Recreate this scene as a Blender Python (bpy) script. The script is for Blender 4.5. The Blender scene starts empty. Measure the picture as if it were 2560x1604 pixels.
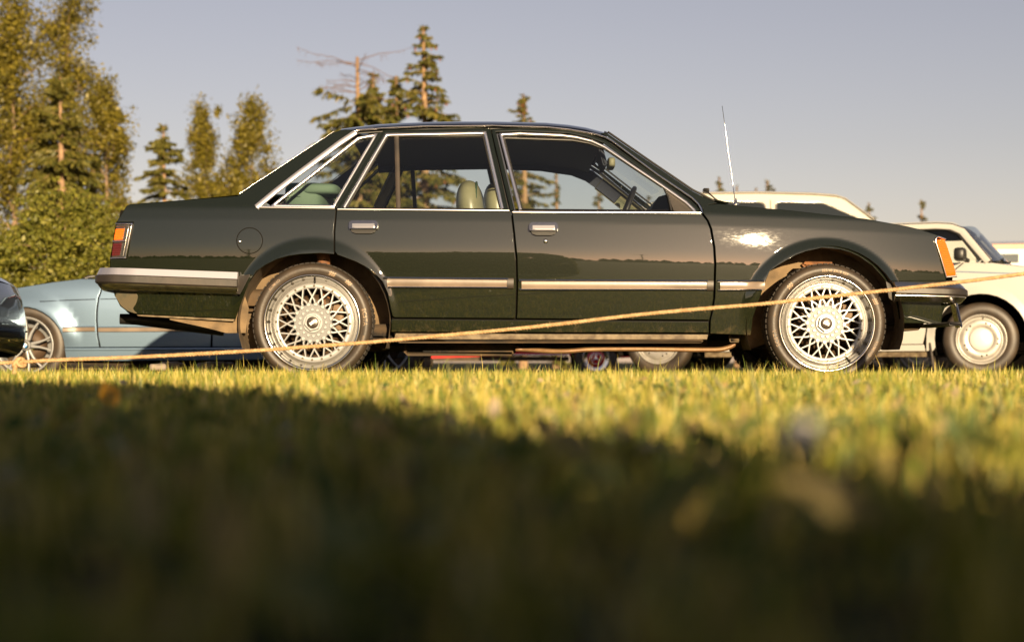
import bpy, math, random
import numpy as np
from mathutils import Vector, Matrix
from mathutils.geometry import delaunay_2d_cdt

random.seed(7)
rng = np.random.default_rng(11)
R = math.radians

# ---------------------------------------------------------------- camera, sky, sun, exposure
scene = bpy.context.scene
col = scene.collection
F = 4106.0            # focal length in photograph pixels (2560 wide)
CZ = 0.11             # lens height above the turf
HV = 905.0            # horizon row of the photograph
cam_d = bpy.data.cameras.new("camera")
cam = bpy.data.objects.new("camera", cam_d)
col.objects.link(cam)
cam.location = (0, 0, CZ)
cam.rotation_euler = (R(90), 0, 0)
cam_d.sensor_width = 36.0
cam_d.lens = F / 2560 * 36
cam_d.shift_y = 103 / 2560
cam_d.clip_start = 0.02
cam_d.clip_end = 6000
cam_d.dof.use_dof = True
cam_d.dof.focus_distance = 8.45
cam_d.dof.aperture_fstop = 2.6
cam_d.dof.aperture_blades = 9
scene.camera = cam

SUN_AZ, SUN_EL = 14.0, 11.0     # degrees right of straight behind the camera, degrees high
w = bpy.data.worlds.new("World")
scene.world = w
w.use_nodes = True
nt = w.node_tree
bg = nt.nodes["Background"]
sky = nt.nodes.new("ShaderNodeTexSky")
sky.sky_type = 'NISHITA'
sky.sun_disc = False
sky.sun_elevation = R(SUN_EL)
sky.sun_rotation = R(180 - SUN_AZ)
sky.air_density = 1.0
sky.dust_density = 0.4
sky.ozone_density = 1.0
hsv = nt.nodes.new("ShaderNodeHueSaturation")     # hazy evening air: paler and a little more violet than clear sky
hsv.inputs['Saturation'].default_value = 0.72
tint = nt.nodes.new("ShaderNodeMix"); tint.data_type = 'RGBA'; tint.blend_type = 'MULTIPLY'
tint.inputs['Factor'].default_value = 1.0
tint.inputs['B'].default_value = (0.945, 0.765, 0.77, 1)
nt.links.new(sky.outputs[0], hsv.inputs['Color'])
nt.links.new(hsv.outputs[0], tint.inputs['A'])
nt.links.new(tint.outputs['Result'], bg.inputs[0])
bg.inputs[1].default_value = 0.05

sun_d = bpy.data.lights.new("sun", 'SUN')
sun_d.energy = 5.0
sun_d.angle = R(0.5)
sun_d.color = (1.0, 0.76, 0.46)
sun = bpy.data.objects.new("sun", sun_d)
col.objects.link(sun)
sv = Vector((math.sin(R(SUN_AZ)) * math.cos(R(SUN_EL)), -math.cos(R(SUN_AZ)) * math.cos(R(SUN_EL)), math.sin(R(SUN_EL))))
sun.rotation_euler = sv.to_track_quat('Z', 'Y').to_euler()
sun.location = (10, -30, 20)

scene.view_settings.view_transform = 'Standard'
scene.view_settings.look = 'None'
scene.view_settings.exposure = 1.3
scene.view_settings.gamma = 1.0
scene.render.engine = 'CYCLES'
scene.cycles.use_denoising = True
scene.cycles.max_bounces = 8
scene.cycles.transparent_max_bounces = 16

# ---------------------------------------------------------------- materials
def new_mat(name):
    m = bpy.data.materials.new(name)
    m.use_nodes = True
    return m, m.node_tree, m.node_tree.nodes["Principled BSDF"]

def mat(name, c, rough=0.5, metal=0.0, coat=0.0, coat_r=0.05, var=0.0, scale=8.0, bump=0.0, bscale=60.0, c2=None, spec=0.5, lo=0.4, hi=0.65):
    m, t, p = new_mat(name)
    p.inputs['Base Color'].default_value = (*c, 1)
    p.inputs['Roughness'].default_value = rough
    p.inputs['Metallic'].default_value = metal
    p.inputs['Coat Weight'].default_value = coat
    p.inputs['Coat Roughness'].default_value = coat_r
    p.inputs['Specular IOR Level'].default_value = spec
    g = t.nodes.new("ShaderNodeTexCoord")
    if var or c2:
        n = t.nodes.new("ShaderNodeTexNoise")
        n.inputs['Scale'].default_value = scale
        n.inputs['Detail'].default_value = 6
        t.links.new(g.outputs['Object'], n.inputs['Vector'])
        r = t.nodes.new("ShaderNodeValToRGB")
        cc = c2 if c2 else tuple(x * (1 - var) for x in c)
        r.color_ramp.elements[0].position = lo
        r.color_ramp.elements[1].position = hi
        r.color_ramp.elements[0].color = (*c, 1)
        r.color_ramp.elements[1].color = (*cc, 1)
        t.links.new(n.outputs['Fac'], r.inputs[0])
        t.links.new(r.outputs[0], p.inputs['Base Color'])
    if bump:
        n2 = t.nodes.new("ShaderNodeTexNoise")
        n2.inputs['Scale'].default_value = bscale
        n2.inputs['Detail'].default_value = 5
        t.links.new(g.outputs['Object'], n2.inputs['Vector'])
        b = t.nodes.new("ShaderNodeBump")
        b.inputs['Strength'].default_value = bump
        b.inputs['Distance'].default_value = 0.01
        t.links.new(n2.outputs['Fac'], b.inputs['Height'])
        t.links.new(b.outputs[0], p.inputs['Normal'])
    return m

def paint(name, c, flake=0.0, spec=0.3, coat_ior=1.5, rough=0.35, coat_r=0.03, scratch=0.0, dirt=None, dz=(0.1, 0.3)):
    """lacquered car paint with faint orange peel, wash scratches and road dirt near the sills"""
    m, t, p = new_mat(name)
    L = t.links.new
    g = t.nodes.new("ShaderNodeTexCoord")
    p.inputs['Base Color'].default_value = (*c, 1)
    p.inputs['Metallic'].default_value = flake
    p.inputs['Roughness'].default_value = rough
    p.inputs['Coat Weight'].default_value = 1.0
    p.inputs['Specular IOR Level'].default_value = spec
    p.inputs['Coat Roughness'].default_value = coat_r
    p.inputs['Coat IOR'].default_value = coat_ior
    n = t.nodes.new("ShaderNodeTexNoise"); n.inputs['Scale'].default_value = 2.2; n.inputs['Detail'].default_value = 4
    L(g.outputs['Object'], n.inputs['Vector'])
    b = t.nodes.new("ShaderNodeBump"); b.inputs['Strength'].default_value = 0.16; b.inputs['Distance'].default_value = 0.003
    L(n.outputs['Fac'], b.inputs['Height'])
    L(b.outputs[0], p.inputs['Coat Normal'])
    if scratch:
        mp = t.nodes.new("ShaderNodeMapping"); mp.inputs['Scale'].default_value = (6, 6, 18); mp.inputs['Rotation'].default_value = (0, 0.35, 0)
        L(g.outputs['Object'], mp.inputs['Vector'])
        s = t.nodes.new("ShaderNodeTexNoise"); s.inputs['Scale'].default_value = 5; s.inputs['Detail'].default_value = 8; s.inputs['Roughness'].default_value = 0.7
        L(mp.outputs[0], s.inputs['Vector'])
        n3 = t.nodes.new("ShaderNodeTexNoise"); n3.inputs['Scale'].default_value = 3.0
        L(g.outputs['Object'], n3.inputs['Vector'])
        mu = t.nodes.new("ShaderNodeMath"); mu.operation = 'MULTIPLY'
        L(s.outputs['Fac'], mu.inputs[0]); L(n3.outputs['Fac'], mu.inputs[1])
        mr = t.nodes.new("ShaderNodeMapRange"); mr.inputs[1].default_value = 0.27; mr.inputs[2].default_value = 0.40
        mr.inputs[3].default_value = coat_r; mr.inputs[4].default_value = scratch
        L(mu.outputs[0], mr.inputs[0]); L(mr.outputs[0], p.inputs['Coat Roughness'])
    if dirt:
        sp = t.nodes.new("ShaderNodeSeparateXYZ"); L(g.outputs['Object'], sp.inputs[0])
        mr2 = t.nodes.new("ShaderNodeMapRange"); mr2.inputs[1].default_value = dz[1]; mr2.inputs[2].default_value = dz[0]
        mr2.inputs[3].default_value = 0.0; mr2.inputs[4].default_value = 0.5
        L(sp.outputs[2], mr2.inputs[0])
        dn = t.nodes.new("ShaderNodeTexNoise"); dn.inputs['Scale'].default_value = 14; dn.inputs['Detail'].default_value = 8; dn.inputs['Roughness'].default_value = 0.75
        L(g.outputs['Object'], dn.inputs['Vector'])
        ad = t.nodes.new("ShaderNodeMath"); ad.operation = 'ADD'; L(dn.outputs['Fac'], ad.inputs[0]); L(mr2.outputs[0], ad.inputs[1])
        rp = t.nodes.new("ShaderNodeMapRange"); rp.inputs[1].default_value = 0.72; rp.inputs[2].default_value = 1.05
        L(ad.outputs[0], rp.inputs[0])
        sk = t.nodes.new("ShaderNodeTexNoise"); sk.inputs['Scale'].default_value = 190; sk.inputs['Detail'].default_value = 2
        L(g.outputs['Object'], sk.inputs['Vector'])
        s2 = t.nodes.new("ShaderNodeMapRange"); s2.inputs[1].default_value = 0.70; s2.inputs[2].default_value = 0.80; s2.inputs[4].default_value = 0.5
        L(sk.outputs['Fac'], s2.inputs[0])
        mxx = t.nodes.new("ShaderNodeMath"); mxx.operation = 'MAXIMUM'; L(rp.outputs[0], mxx.inputs[0]); L(s2.outputs[0], mxx.inputs[1]); rp = mxx
        mx = t.nodes.new("ShaderNodeMix"); mx.data_type = 'RGBA'
        mx.inputs['A'].default_value = (*c, 1); mx.inputs['B'].default_value = (*dirt, 1)
        L(rp.outputs[0], mx.inputs['Factor']); L(mx.outputs['Result'], p.inputs['Base Color'])
    return m

def glass_mat(name, tint=(0.9, 0.93, 0.92), dust=0.02, ior=1.58):
    m = bpy.data.materials.new(name); m.use_nodes = True
    t = m.node_tree; t.nodes.clear(); L = t.links.new
    out = t.nodes.new("ShaderNodeOutputMaterial")
    tr = t.nodes.new("ShaderNodeBsdfTransparent"); tr.inputs[0].default_value = (*tint, 1)
    gl = t.nodes.new("ShaderNodeBsdfGlossy"); gl.inputs['Roughness'].default_value = 0.02
    df = t.nodes.new("ShaderNodeBsdfDiffuse"); df.inputs[0].default_value = (0.35, 0.42, 0.55, 1)
    fr = t.nodes.new("ShaderNodeFresnel"); fr.inputs[0].default_value = ior
    a = t.nodes.new("ShaderNodeMixShader"); b = t.nodes.new("ShaderNodeMixShader")
    b.inputs[0].default_value = dust
    L(fr.outputs[0], a.inputs[0]); L(tr.outputs[0], a.inputs[1]); L(gl.outputs[0], a.inputs[2])
    L(a.outputs[0], b.inputs[1]); L(df.outputs[0], b.inputs[2]); L(b.outputs[0], out.inputs[0])
    return m

def leaf_mat(name, ramp, trans=0.35, rough=0.5, clump=1.2, spec=0.3, tr_gain=1.3):
    """leaf colour varies from leaf to leaf and from clump to clump; light passes through"""
    m, t, p = new_mat(name)
    L = t.links.new
    g = t.nodes.new("ShaderNodeNewGeometry")
    tc = t.nodes.new("ShaderNodeTexCoord")
    n = t.nodes.new("ShaderNodeTexNoise"); n.inputs['Scale'].default_value = clump; n.inputs['Detail'].default_value = 3
    L(tc.outputs['Object'], n.inputs['Vector'])
    mx = t.nodes.new("ShaderNodeMath"); mx.operation = 'MULTIPLY_ADD'
    L(g.outputs['Random Per Island'], mx.inputs[0]); mx.inputs[1].default_value = 0.65
    sb = t.nodes.new("ShaderNodeMath"); sb.operation = 'MULTIPLY'; sb.inputs[1].default_value = 0.38
    L(n.outputs['Fac'], sb.inputs[0]); L(sb.outputs[0], mx.inputs[2])
    r = t.nodes.new("ShaderNodeValToRGB")
    while len(r.color_ramp.elements) < len(ramp): r.color_ramp.elements.new(0.5)
    for i, (pos, c) in enumerate(ramp):
        r.color_ramp.elements[i].position = pos; r.color_ramp.elements[i].color = (*c, 1)
    L(mx.outputs[0], r.inputs[0]); L(r.outputs[0], p.inputs['Base Color'])
    p.inputs['Roughness'].default_value = rough
    p.inputs['Specular IOR Level'].default_value = spec
    tl = t.nodes.new("ShaderNodeBsdfTranslucent")
    gm = t.nodes.new("ShaderNodeMix"); gm.data_type = 'RGBA'; gm.blend_type = 'MULTIPLY'; gm.inputs['Factor'].default_value = 1
    gm.inputs['B'].default_value = (tr_gain, tr_gain, tr_gain * 0.5, 1)
    L(r.outputs[0], gm.inputs['A']); L(gm.outputs['Result'], tl.inputs[0])
    ms = t.nodes.new("ShaderNodeMixShader"); ms.inputs[0].default_value = trans
    L(p.outputs[0], ms.inputs[1]); L(tl.outputs[0], ms.inputs[2])
    L(ms.outputs[0], t.nodes["Material Output"].inputs[0])
    return m

M = {}
M['green'] = paint('dark_green_paint', (0.0046, 0.0066, 0.0024), rough=0.42, spec=0.05, coat_r=0.016, coat_ior=1.76, scratch=0.034, dirt=(0.07, 0.05, 0.025), dz=(0.16, 0.36))
M['chrome'] = mat('chrome', (0.82, 0.78, 0.74), 0.12, 1.0, bump=0.02, bscale=30)
M['chrome_worn'] = mat('worn_chrome', (0.70, 0.66, 0.60), 0.24, 1.0, bump=0.05, bscale=50, c2=(0.30, 0.22, 0.13), scale=16, lo=0.5, hi=0.8)
M['rubber'] = mat('black_rubber', (0.018, 0.0145, 0.012), 0.5, bump=0.05, c2=(0.04, 0.03, 0.022), scale=6)
M['trim_black'] = mat('black_trim', (0.012, 0.011, 0.010), 0.45)
M['gap'] = mat('dark_recess', (0.006, 0.005, 0.004), 0.9, spec=0.1)
M['mould'] = mat('side_moulding', (0.19, 0.145, 0.11), 0.32, bump=0.03, var=0.35, scale=5)
M['glass'] = glass_mat('window_glass', (0.84, 0.88, 0.88), 0.005)
M['win_refl'] = glass_mat('dark_window_glass', (0.4, 0.45, 0.5), 0.01, 1.32)
M['glass_dark'] = glass_mat('windscreen_glass', (0.52, 0.58, 0.60), 0.03, 1.6)
M['liner'] = mat('dusty_wheel_liner', (0.17, 0.115, 0.06), 0.9, c2=(0.08, 0.055, 0.03), scale=9, bump=0.3, bscale=40)
M['under'] = mat('underbody', (0.035, 0.024, 0.014), 0.85, c2=(0.075, 0.045, 0.02), scale=8, bump=0.3, bscale=30)
M['rust'] = mat('rusty_steel', (0.20, 0.085, 0.03), 0.8, c2=(0.09, 0.04, 0.02), scale=20, bump=0.3)
M['pipe'] = mat('exhaust_pipe', (0.20, 0.115, 0.05), 0.5, 0.3, c2=(0.15, 0.08, 0.035), scale=14, bump=0.2)
M['sillm'] = mat('bare_sill_metal', (0.16, 0.12, 0.07), 0.6, c2=(0.06, 0.038, 0.018), scale=18, bump=0.2)
M['tyre'] = mat('tyre_rubber', (0.026, 0.019, 0.0135), 0.5, c2=(0.048, 0.034, 0.022), scale=7, bump=0.08, bscale=120)
M['tread'] = mat('tyre_tread', (0.022, 0.017, 0.013), 0.85, bump=0.8, bscale=70)
M['letter'] = mat('tyre_lettering', (0.22, 0.15, 0.095), 0.6)
M['letter_pale'] = mat('tyre_lettering_pale', (0.36, 0.26, 0.17), 0.6)
M['alu'] = mat('polished_rim', (0.58, 0.56, 0.53), 0.15, 1.0, bump=0.03, bscale=12)
M['silver'] = mat('silver_wheel_paint', (0.245, 0.25, 0.255), 0.40, 0.3, coat=0.1)
M['hub_base'] = mat('wheel_hub_recess', (0.13, 0.135, 0.14), 0.5, 0.3)
M['bolt'] = mat('rim_bolts', (0.10, 0.085, 0.06), 0.35, 0.8)
M['cap'] = mat('hub_cap_black', (0.05, 0.04, 0.032), 0.3, 0.4)
M['brake'] = mat('brake_disc', (0.075, 0.045, 0.025), 0.55, 0.5, var=0.5)
M['caliper'] = mat('brake_caliper', (0.16, 0.11, 0.07), 0.6)
M['amber'] = None
M['seat'] = mat('pale_green_leather', (0.20, 0.195, 0.125), 0.38, bump=0.12, bscale=9, var=0.2)
M['velour'] = mat('teal_green_velour', (0.085, 0.135, 0.10), 0.8, bump=0.1, bscale=80)
M['piping'] = mat('dark_green_piping', (0.03, 0.06, 0.035), 0.5)
M['liner_roof'] = mat('dark_headlining', (0.026, 0.030, 0.046), 0.95, bump=0.05)
M['intrim'] = mat('olive_pillar_trim', (0.21, 0.20, 0.125), 0.6, var=0.25)
M['dash'] = mat('dashboard_vinyl', (0.10, 0.115, 0.08), 0.5, bump=0.05)
M['satin'] = mat('brushed_bright_trim', (0.90, 0.87, 0.86), 0.28, 1.0)
M['brushed'] = mat('satin_anodised_trim', (0.52, 0.51, 0.56), 0.5, 0.9)
M['handle'] = mat('handle_chrome', (0.36, 0.35, 0.35), 0.2, 1.0, bump=0.05, bscale=80)
M['white'] = mat('white_enamel', (0.80, 0.78, 0.74), 0.35)

def lens_mat(name, c, tr=0.5, rough=0.12):
    m, t, p = new_mat(name)
    p.inputs['Base Color'].default_value = (*c, 1)
    p.inputs['Roughness'].default_value = rough
    p.inputs['Coat Weight'].default_value = 0.6
    p.inputs['Subsurface Weight'].default_value = tr
    p.inputs['Subsurface Radius'].default_value = (0.02, 0.01, 0.004)
    g = t.nodes.new("ShaderNodeTexCoord")
    wv = t.nodes.new("ShaderNodeTexWave"); wv.bands_direction = 'Z'; wv.inputs['Scale'].default_value = 26; wv.inputs['Distortion'].default_value = 0.4
    t.links.new(g.outputs['Object'], wv.inputs['Vector'])
    b = t.nodes.new("ShaderNodeBump"); b.inputs['Strength'].default_value = 0.6; b.inputs['Distance'].default_value = 0.004
    t.links.new(wv.outputs['Fac'], b.inputs['Height']); t.links.new(b.outputs[0], p.inputs['Normal'])
    return m
M['amber'] = lens_mat('amber_lens', (0.60, 0.115, 0.004), 0.3)
M['red'] = lens_mat('red_lens', (0.055, 0.004, 0.003), 0.2)

# ---------------------------------------------------------------- object helpers
def link(o, parent=None):
    col.objects.link(o)
    if parent is not None: o.parent = parent
    return o

def thing(name, label, cat, loc=(0, 0, 0), rz=0.0, group=None):
    o = bpy.data.objects.new(name, None)
    o.empty_display_size = 0.2
    o.location = loc; o.rotation_euler = (0, 0, rz)
    o['label'] = label; o['category'] = cat
    if group: o['group'] = group
    return link(o)

def empty(name, parent, loc=(0, 0, 0), rot=(0, 0, 0)):
    o = bpy.data.objects.new(name, None); o.location = loc; o.rotation_euler = rot
    o.empty_display_size = 0.1
    return link(o, parent)

def tag(o, label, cat, group=None, kind=None):
    if label: o['label'] = label
    if cat: o['category'] = cat
    if group: o['group'] = group
    if kind: o['kind'] = kind
    return o

def mesh(name, verts, faces, m, smooth=True, normals=None):
    me = bpy.data.meshes.new(name)
    me.from_pydata([tuple(map(float, v)) for v in verts], [], [tuple(map(int, f)) for f in faces])
    if m is not None: me.materials.append(m)
    if smooth: me.polygons.foreach_set('use_smooth', [True] * len(me.polygons))
    if normals is not None:
        me.normals_split_custom_set([tuple(map(float, n)) for n in normals])
    me.update()
    return me

def ob(name, verts, faces, m, parent=None, smooth=True, normals=None, origin=None, loc=(0, 0, 0), rot=(0, 0, 0)):
    v = np.asarray(verts, float)
    if origin is not None: v = v - np.asarray(origin, float)
    o = bpy.data.objects.new(name, mesh(name, v, faces, m, smooth, normals))
    o.location = loc; o.rotation_euler = rot
    return link(o, parent)

def ob_me(name, me, parent=None, loc=(0, 0, 0), rot=(0, 0, 0)):
    o = bpy.data.objects.new(name, me); o.location = loc; o.rotation_euler = rot
    return link(o, parent)

class MB:
    """collects shapes into one mesh"""
    def __init__(s): s.v = []; s.f = []
    def add(s, v, f):
        n = len(s.v); s.v.extend([tuple(map(float, a)) for a in v]); s.f.extend([tuple(i + n for i in q) for q in f]); return s
    def box(s, c, h, rot=None, bev=0.0):
        """bevelled box: centre, half sizes"""
        c = Vector(c); hx, hy, hz = h
        b = min(bev, hx * .9, hy * .9, hz * .9)
        pts = []; fc = []
        if b <= 0:
            for x in (-hx, hx):
                for y in (-hy, hy):
                    for z in (-hz, hz): pts.append(Vector((x, y, z)))
            fc = [(0, 1, 3, 2), (4, 6, 7, 5), (0, 4, 5, 1), (2, 3, 7, 6), (0, 2, 6, 4), (1, 5, 7, 3)]
        else:
            idx = {}
            for sx in (-1, 1):
                for sy in (-1, 1):
                    for sz in (-1, 1):
                        for ax in range(3):
                            p = [sx * (hx - b), sy * (hy - b), sz * (hz - b)]
                            p[ax] = (sx * hx, sy * hy, sz * hz)[ax]
                            idx[(sx, sy, sz, ax)] = len(pts); pts.append(Vector(p))
            def q(*k): fc.append(tuple(idx[i] for i in k))
            for sgn in (-1, 1):
                a = [(sgn, -1, -1, 0), (sgn, 1, -1, 0), (sgn, 1, 1, 0), (sgn, -1, 1, 0)]; q(*(a if sgn > 0 else a[::-1]))
                a = [(-1, sgn, -1, 1), (1, sgn, -1, 1), (1, sgn, 1, 1), (-1, sgn, 1, 1)]; q(*(a[::-1] if sgn > 0 else a))
                a = [(-1, -1, sgn, 2), (1, -1, sgn, 2), (1, 1, sgn, 2), (-1, 1, sgn, 2)]; q(*(a if sgn > 0 else a[::-1]))
            for s1 in (-1, 1):
                for s2 in (-1, 1):
                    q((s1, s2, -1, 0), (s1, s2, 1, 0), (s1, s2, 1, 1), (s1, s2, -1, 1))
                    q((s1, -1, s2, 0), (s1, 1, s2, 0), (s1, 1, s2, 2), (s1, -1, s2, 2))
                    q((-1, s1, s2, 1), (1, s1, s2, 1), (1, s1, s2, 2), (-1, s1, s2, 2))
                    for s3 in (-1, 1): q((s1, s2, s3, 0), (s1, s2, s3, 1), (s1, s2, s3, 2))
        if rot is not None: pts = [rot @ p for p in pts]
        return s.add([p + c for p in pts], fc)
    def tube(s, pts, rad, n=8, cap=True):
        pts = [Vector(p) for p in pts]
        rads = rad if hasattr(rad, '__len__') else [rad] * len(pts)
        vs = []; fs = []
        up = None
        for i, p in enumerate(pts):
            t = (pts[min(i + 1, len(pts) - 1)] - pts[max(i - 1, 0)])
            t = t.normalized() if t.length > 1e-9 else Vector((0, 0, 1))
            if up is None:
                up = Vector((0, 0, 1)) if abs(t.z) < 0.9 else Vector((1, 0, 0))
            a = t.cross(up).normalized(); b = a.cross(t).normalized(); up = b
            for k in range(n):
                an = 2 * math.pi * k / n
                vs.append(p + (a * math.cos(an) + b * math.sin(an)) * rads[i])
        for i in range(len(pts) - 1):
            for k in range(n):
                k2 = (k + 1) % n
                fs.append((i * n + k, i * n + k2, (i + 1) * n + k2, (i + 1) * n + k))
        if cap:
            fs.append(tuple(range(n))); fs.append(tuple(range((len(pts) - 1) * n, len(pts) * n))[::-1])
        return s.add(vs, fs)
    def lathe(s, prof, n=48, a0=0.0, a1=2 * math.pi, close=True):
        """revolve (r, y) profile about the local Y axis"""
        full = abs(a1 - a0 - 2 * math.pi) < 1e-6
        m = n if full else n + 1
        vs = []; fs = []
        for k in range(m):
            an = a0 + (a1 - a0) * k / n
            for (r, y) in prof: vs.append((r * math.sin(an), y, r * math.cos(an)))
        P = len(prof)
        for k in range(n):
            k2 = (k + 1) % m
            for i in range(P - 1): fs.append((k * P + i, k * P + i + 1, k2 * P + i + 1, k2 * P + i))
        return s.add(vs, fs)
    def prism(s, poly, y0, y1, bev=0.0):
        """(x, z) polygon extruded along Y from y0 (front) to y1 (back)"""
        n = len(poly)
        cx = sum(p[0] for p in poly) / n; cz = sum(p[1] for p in poly) / n
        vs = []
        if bev:
            def sh(p):
                d = math.hypot(p[0] - cx, p[1] - cz); k = max(0.0, (d - bev) / d) if d else 0
                return (cx + (p[0] - cx) * k, cz + (p[1] - cz) * k)
            vs += [(sh(p)[0], y0, sh(p)[1]) for p in poly]
            vs += [(p[0], y0 + bev * (1 if y1 > y0 else -1), p[1]) for p in poly]
            vs += [(p[0], y1, p[1]) for p in poly]
            rings = 3
        else:
            vs += [(p[0], y0, p[1]) for p in poly] + [(p[0], y1, p[1]) for p in poly]; rings = 2
        fs = [tuple(range(n)), tuple(range((rings - 1) * n, rings * n))[::-1]]
        for r in range(rings - 1):
            for k in range(n):
                k2 = (k + 1) % n
                fs.append((r * n + k, (r + 1) * n + k, (r + 1) * n + k2, r * n + k2))
        return s.add(vs, fs)
    def grid(s, P, wrap=False):
        """rows of points"""
        r = len(P); c = len(P[0])
        fs = []
        for i in range(r - 1):
            for j in range(c - (0 if wrap else 1)):
                j2 = (j + 1) % c
                fs.append((i * c + j, i * c + j2, (i + 1) * c + j2, (i + 1) * c + j))
        return s.add([p for row in P for p in row], fs)
    def build(s, name, m, parent=None, smooth=True, origin=None, loc=(0, 0, 0), rot=(0, 0, 0), sharp=None):
        o = ob(name, s.v, s.f, m, parent, smooth, None, origin, loc, rot)
        if sharp:
            o.data.set_sharp_from_angle(angle=R(sharp))
        return o

# ---------------------------------------------------------------- polygon tools (2-D)
def crom(pts, n=5, closed=False):
    """smooth curve through the points"""
    p = [np.array(q, float) for q in pts]; out = []
    N = len(p)
    for i in range(N if closed else N - 1):
        p0 = p[(i - 1) % N] if (closed or i > 0) else 2 * p[0] - p[1]
        p1 = p[i]; p2 = p[(i + 1) % N]
        p3 = p[(i + 2) % N] if (closed or i + 2 < N) else 2 * p[-1] - p[-2]
        for k in range(n):
            t = k / n
            out.append(0.5 * ((2 * p1) + (-p0 + p2) * t + (2 * p0 - 5 * p1 + 4 * p2 - p3) * t * t + (-p0 + 3 * p1 - 3 * p2 + p3) * t ** 3))
    if not closed: out.append(p[-1])
    return [tuple(q) for q in out]

def resample(pts, step, closed=True):
    out = []; N = len(pts)
    for i in range(N if closed else N - 1):
        a = np.array(pts[i], float); b = np.array(pts[(i + 1) % N], float)
        d = np.linalg.norm(b - a)
        if d < 1e-9: continue
        k = max(1, int(round(d / step)))
        for j in range(k): out.append(a + (b - a) * j / k)
    if not closed: out.append(np.array(pts[-1], float))
    return np.array(out)

def area2(p):
    x, y = p[:, 0], p[:, 1]
    return 0.5 * np.sum(x * np.roll(y, -1) - np.roll(x, -1) * y)

def offset_in(p, d):
    """shrink polygon p by d; also returns the outward directions"""
    sgn = 1.0 if area2(p) > 0 else -1.0
    a = p - np.roll(p, 1, 0); b = np.roll(p, -1, 0) - p
    na = np.stack([a[:, 1], -a[:, 0]], 1) * sgn; nb = np.stack([b[:, 1], -b[:, 0]], 1) * sgn
    na /= np.linalg.norm(na, axis=1)[:, None] + 1e-12; nb /= np.linalg.norm(nb, axis=1)[:, None] + 1e-12
    n = na + nb; ln = np.linalg.norm(n, axis=1)[:, None]; n = n / (ln + 1e-9)
    c = np.clip(np.sum(n * na, 1), 0.45, 1)[:, None]
    return p - n * d / c, n

def inside(poly, q):
    x, y = q[:, 0], q[:, 1]; res = np.zeros(len(q), bool)
    n = len(poly); j = n - 1
    for i in range(n):
        xi, yi = poly[i]; xj, yj = poly[j]
        c = ((yi > y) != (yj > y)) & (x < (xj - xi) * (y - yi) / (yj - yi + 1e-12) + xi)
        res ^= c; j = i
    return res

def dist_poly(poly, q):
    d = np.full(len(q), 1e9)
    for i in range(len(poly)):
        a = poly[i]; b = poly[(i + 1) % len(poly)]; ab = b - a
        t = np.clip(((q - a) @ ab) / (ab @ ab + 1e-12), 0, 1)
        d = np.minimum(d, np.linalg.norm(q - (a + t[:, None] * ab), axis=1))
    return d

class PxSurf:
    """car side seen square-on at depth D: outlines are read in photograph pixels and land on a curved
    body side Y(x, z) (metres inward from the widest plane); yc is the car's centre line"""
    def __init__(s, D, Yf, yc, origin):
        s.D = D; s.Y = Yf; s.yc = yc; s.o = np.array(origin, float); s.k = D / F; s.px = 1.0
    def pos(s, q, off=0.0):
        q = np.asarray(q, float); y = np.full(len(q), s.D)
        for _ in range(4):
            x = (q[:, 0] - 1280) * y / F; z = CZ + (HV - q[:, 1]) * y / F
            y = s.D + s.Y(x, z) + off
        return np.stack([(q[:, 0] - 1280) * y / F, y, CZ + (HV - q[:, 1]) * y / F], 1)
    def nrm(s, P):
        e = 0.004
        gx = (s.Y(P[:, 0] + e, P[:, 2]) - s.Y(P[:, 0] - e, P[:, 2])) / (2 * e)
        gz = (s.Y(P[:, 0], P[:, 2] + e) - s.Y(P[:, 0], P[:, 2] - e)) / (2 * e)
        n = np.stack([gx, -np.ones(len(P)), gz], 1)
        return n / np.linalg.norm(n, axis=1)[:, None]
    def flip(s, P): Q = P.copy(); Q[:, 1] = 2 * s.yc - Q[:, 1]; return Q

class LocSurf(PxSurf):
    """the same for a car modelled in its own frame: outlines in metres (x forward, z up)"""
    def __init__(s, half, Yf):
        s.half = half; s.Y = Yf; s.yc = 0.0; s.o = np.zeros(3); s.px = 0.003; s.k = 1.0
    def pos(s, q, off=0.0):
        q = np.asarray(q, float)
        return np.stack([q[:, 0], -s.half + s.Y(q[:, 0], q[:, 1]) + off, q[:, 1]], 1)

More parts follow.
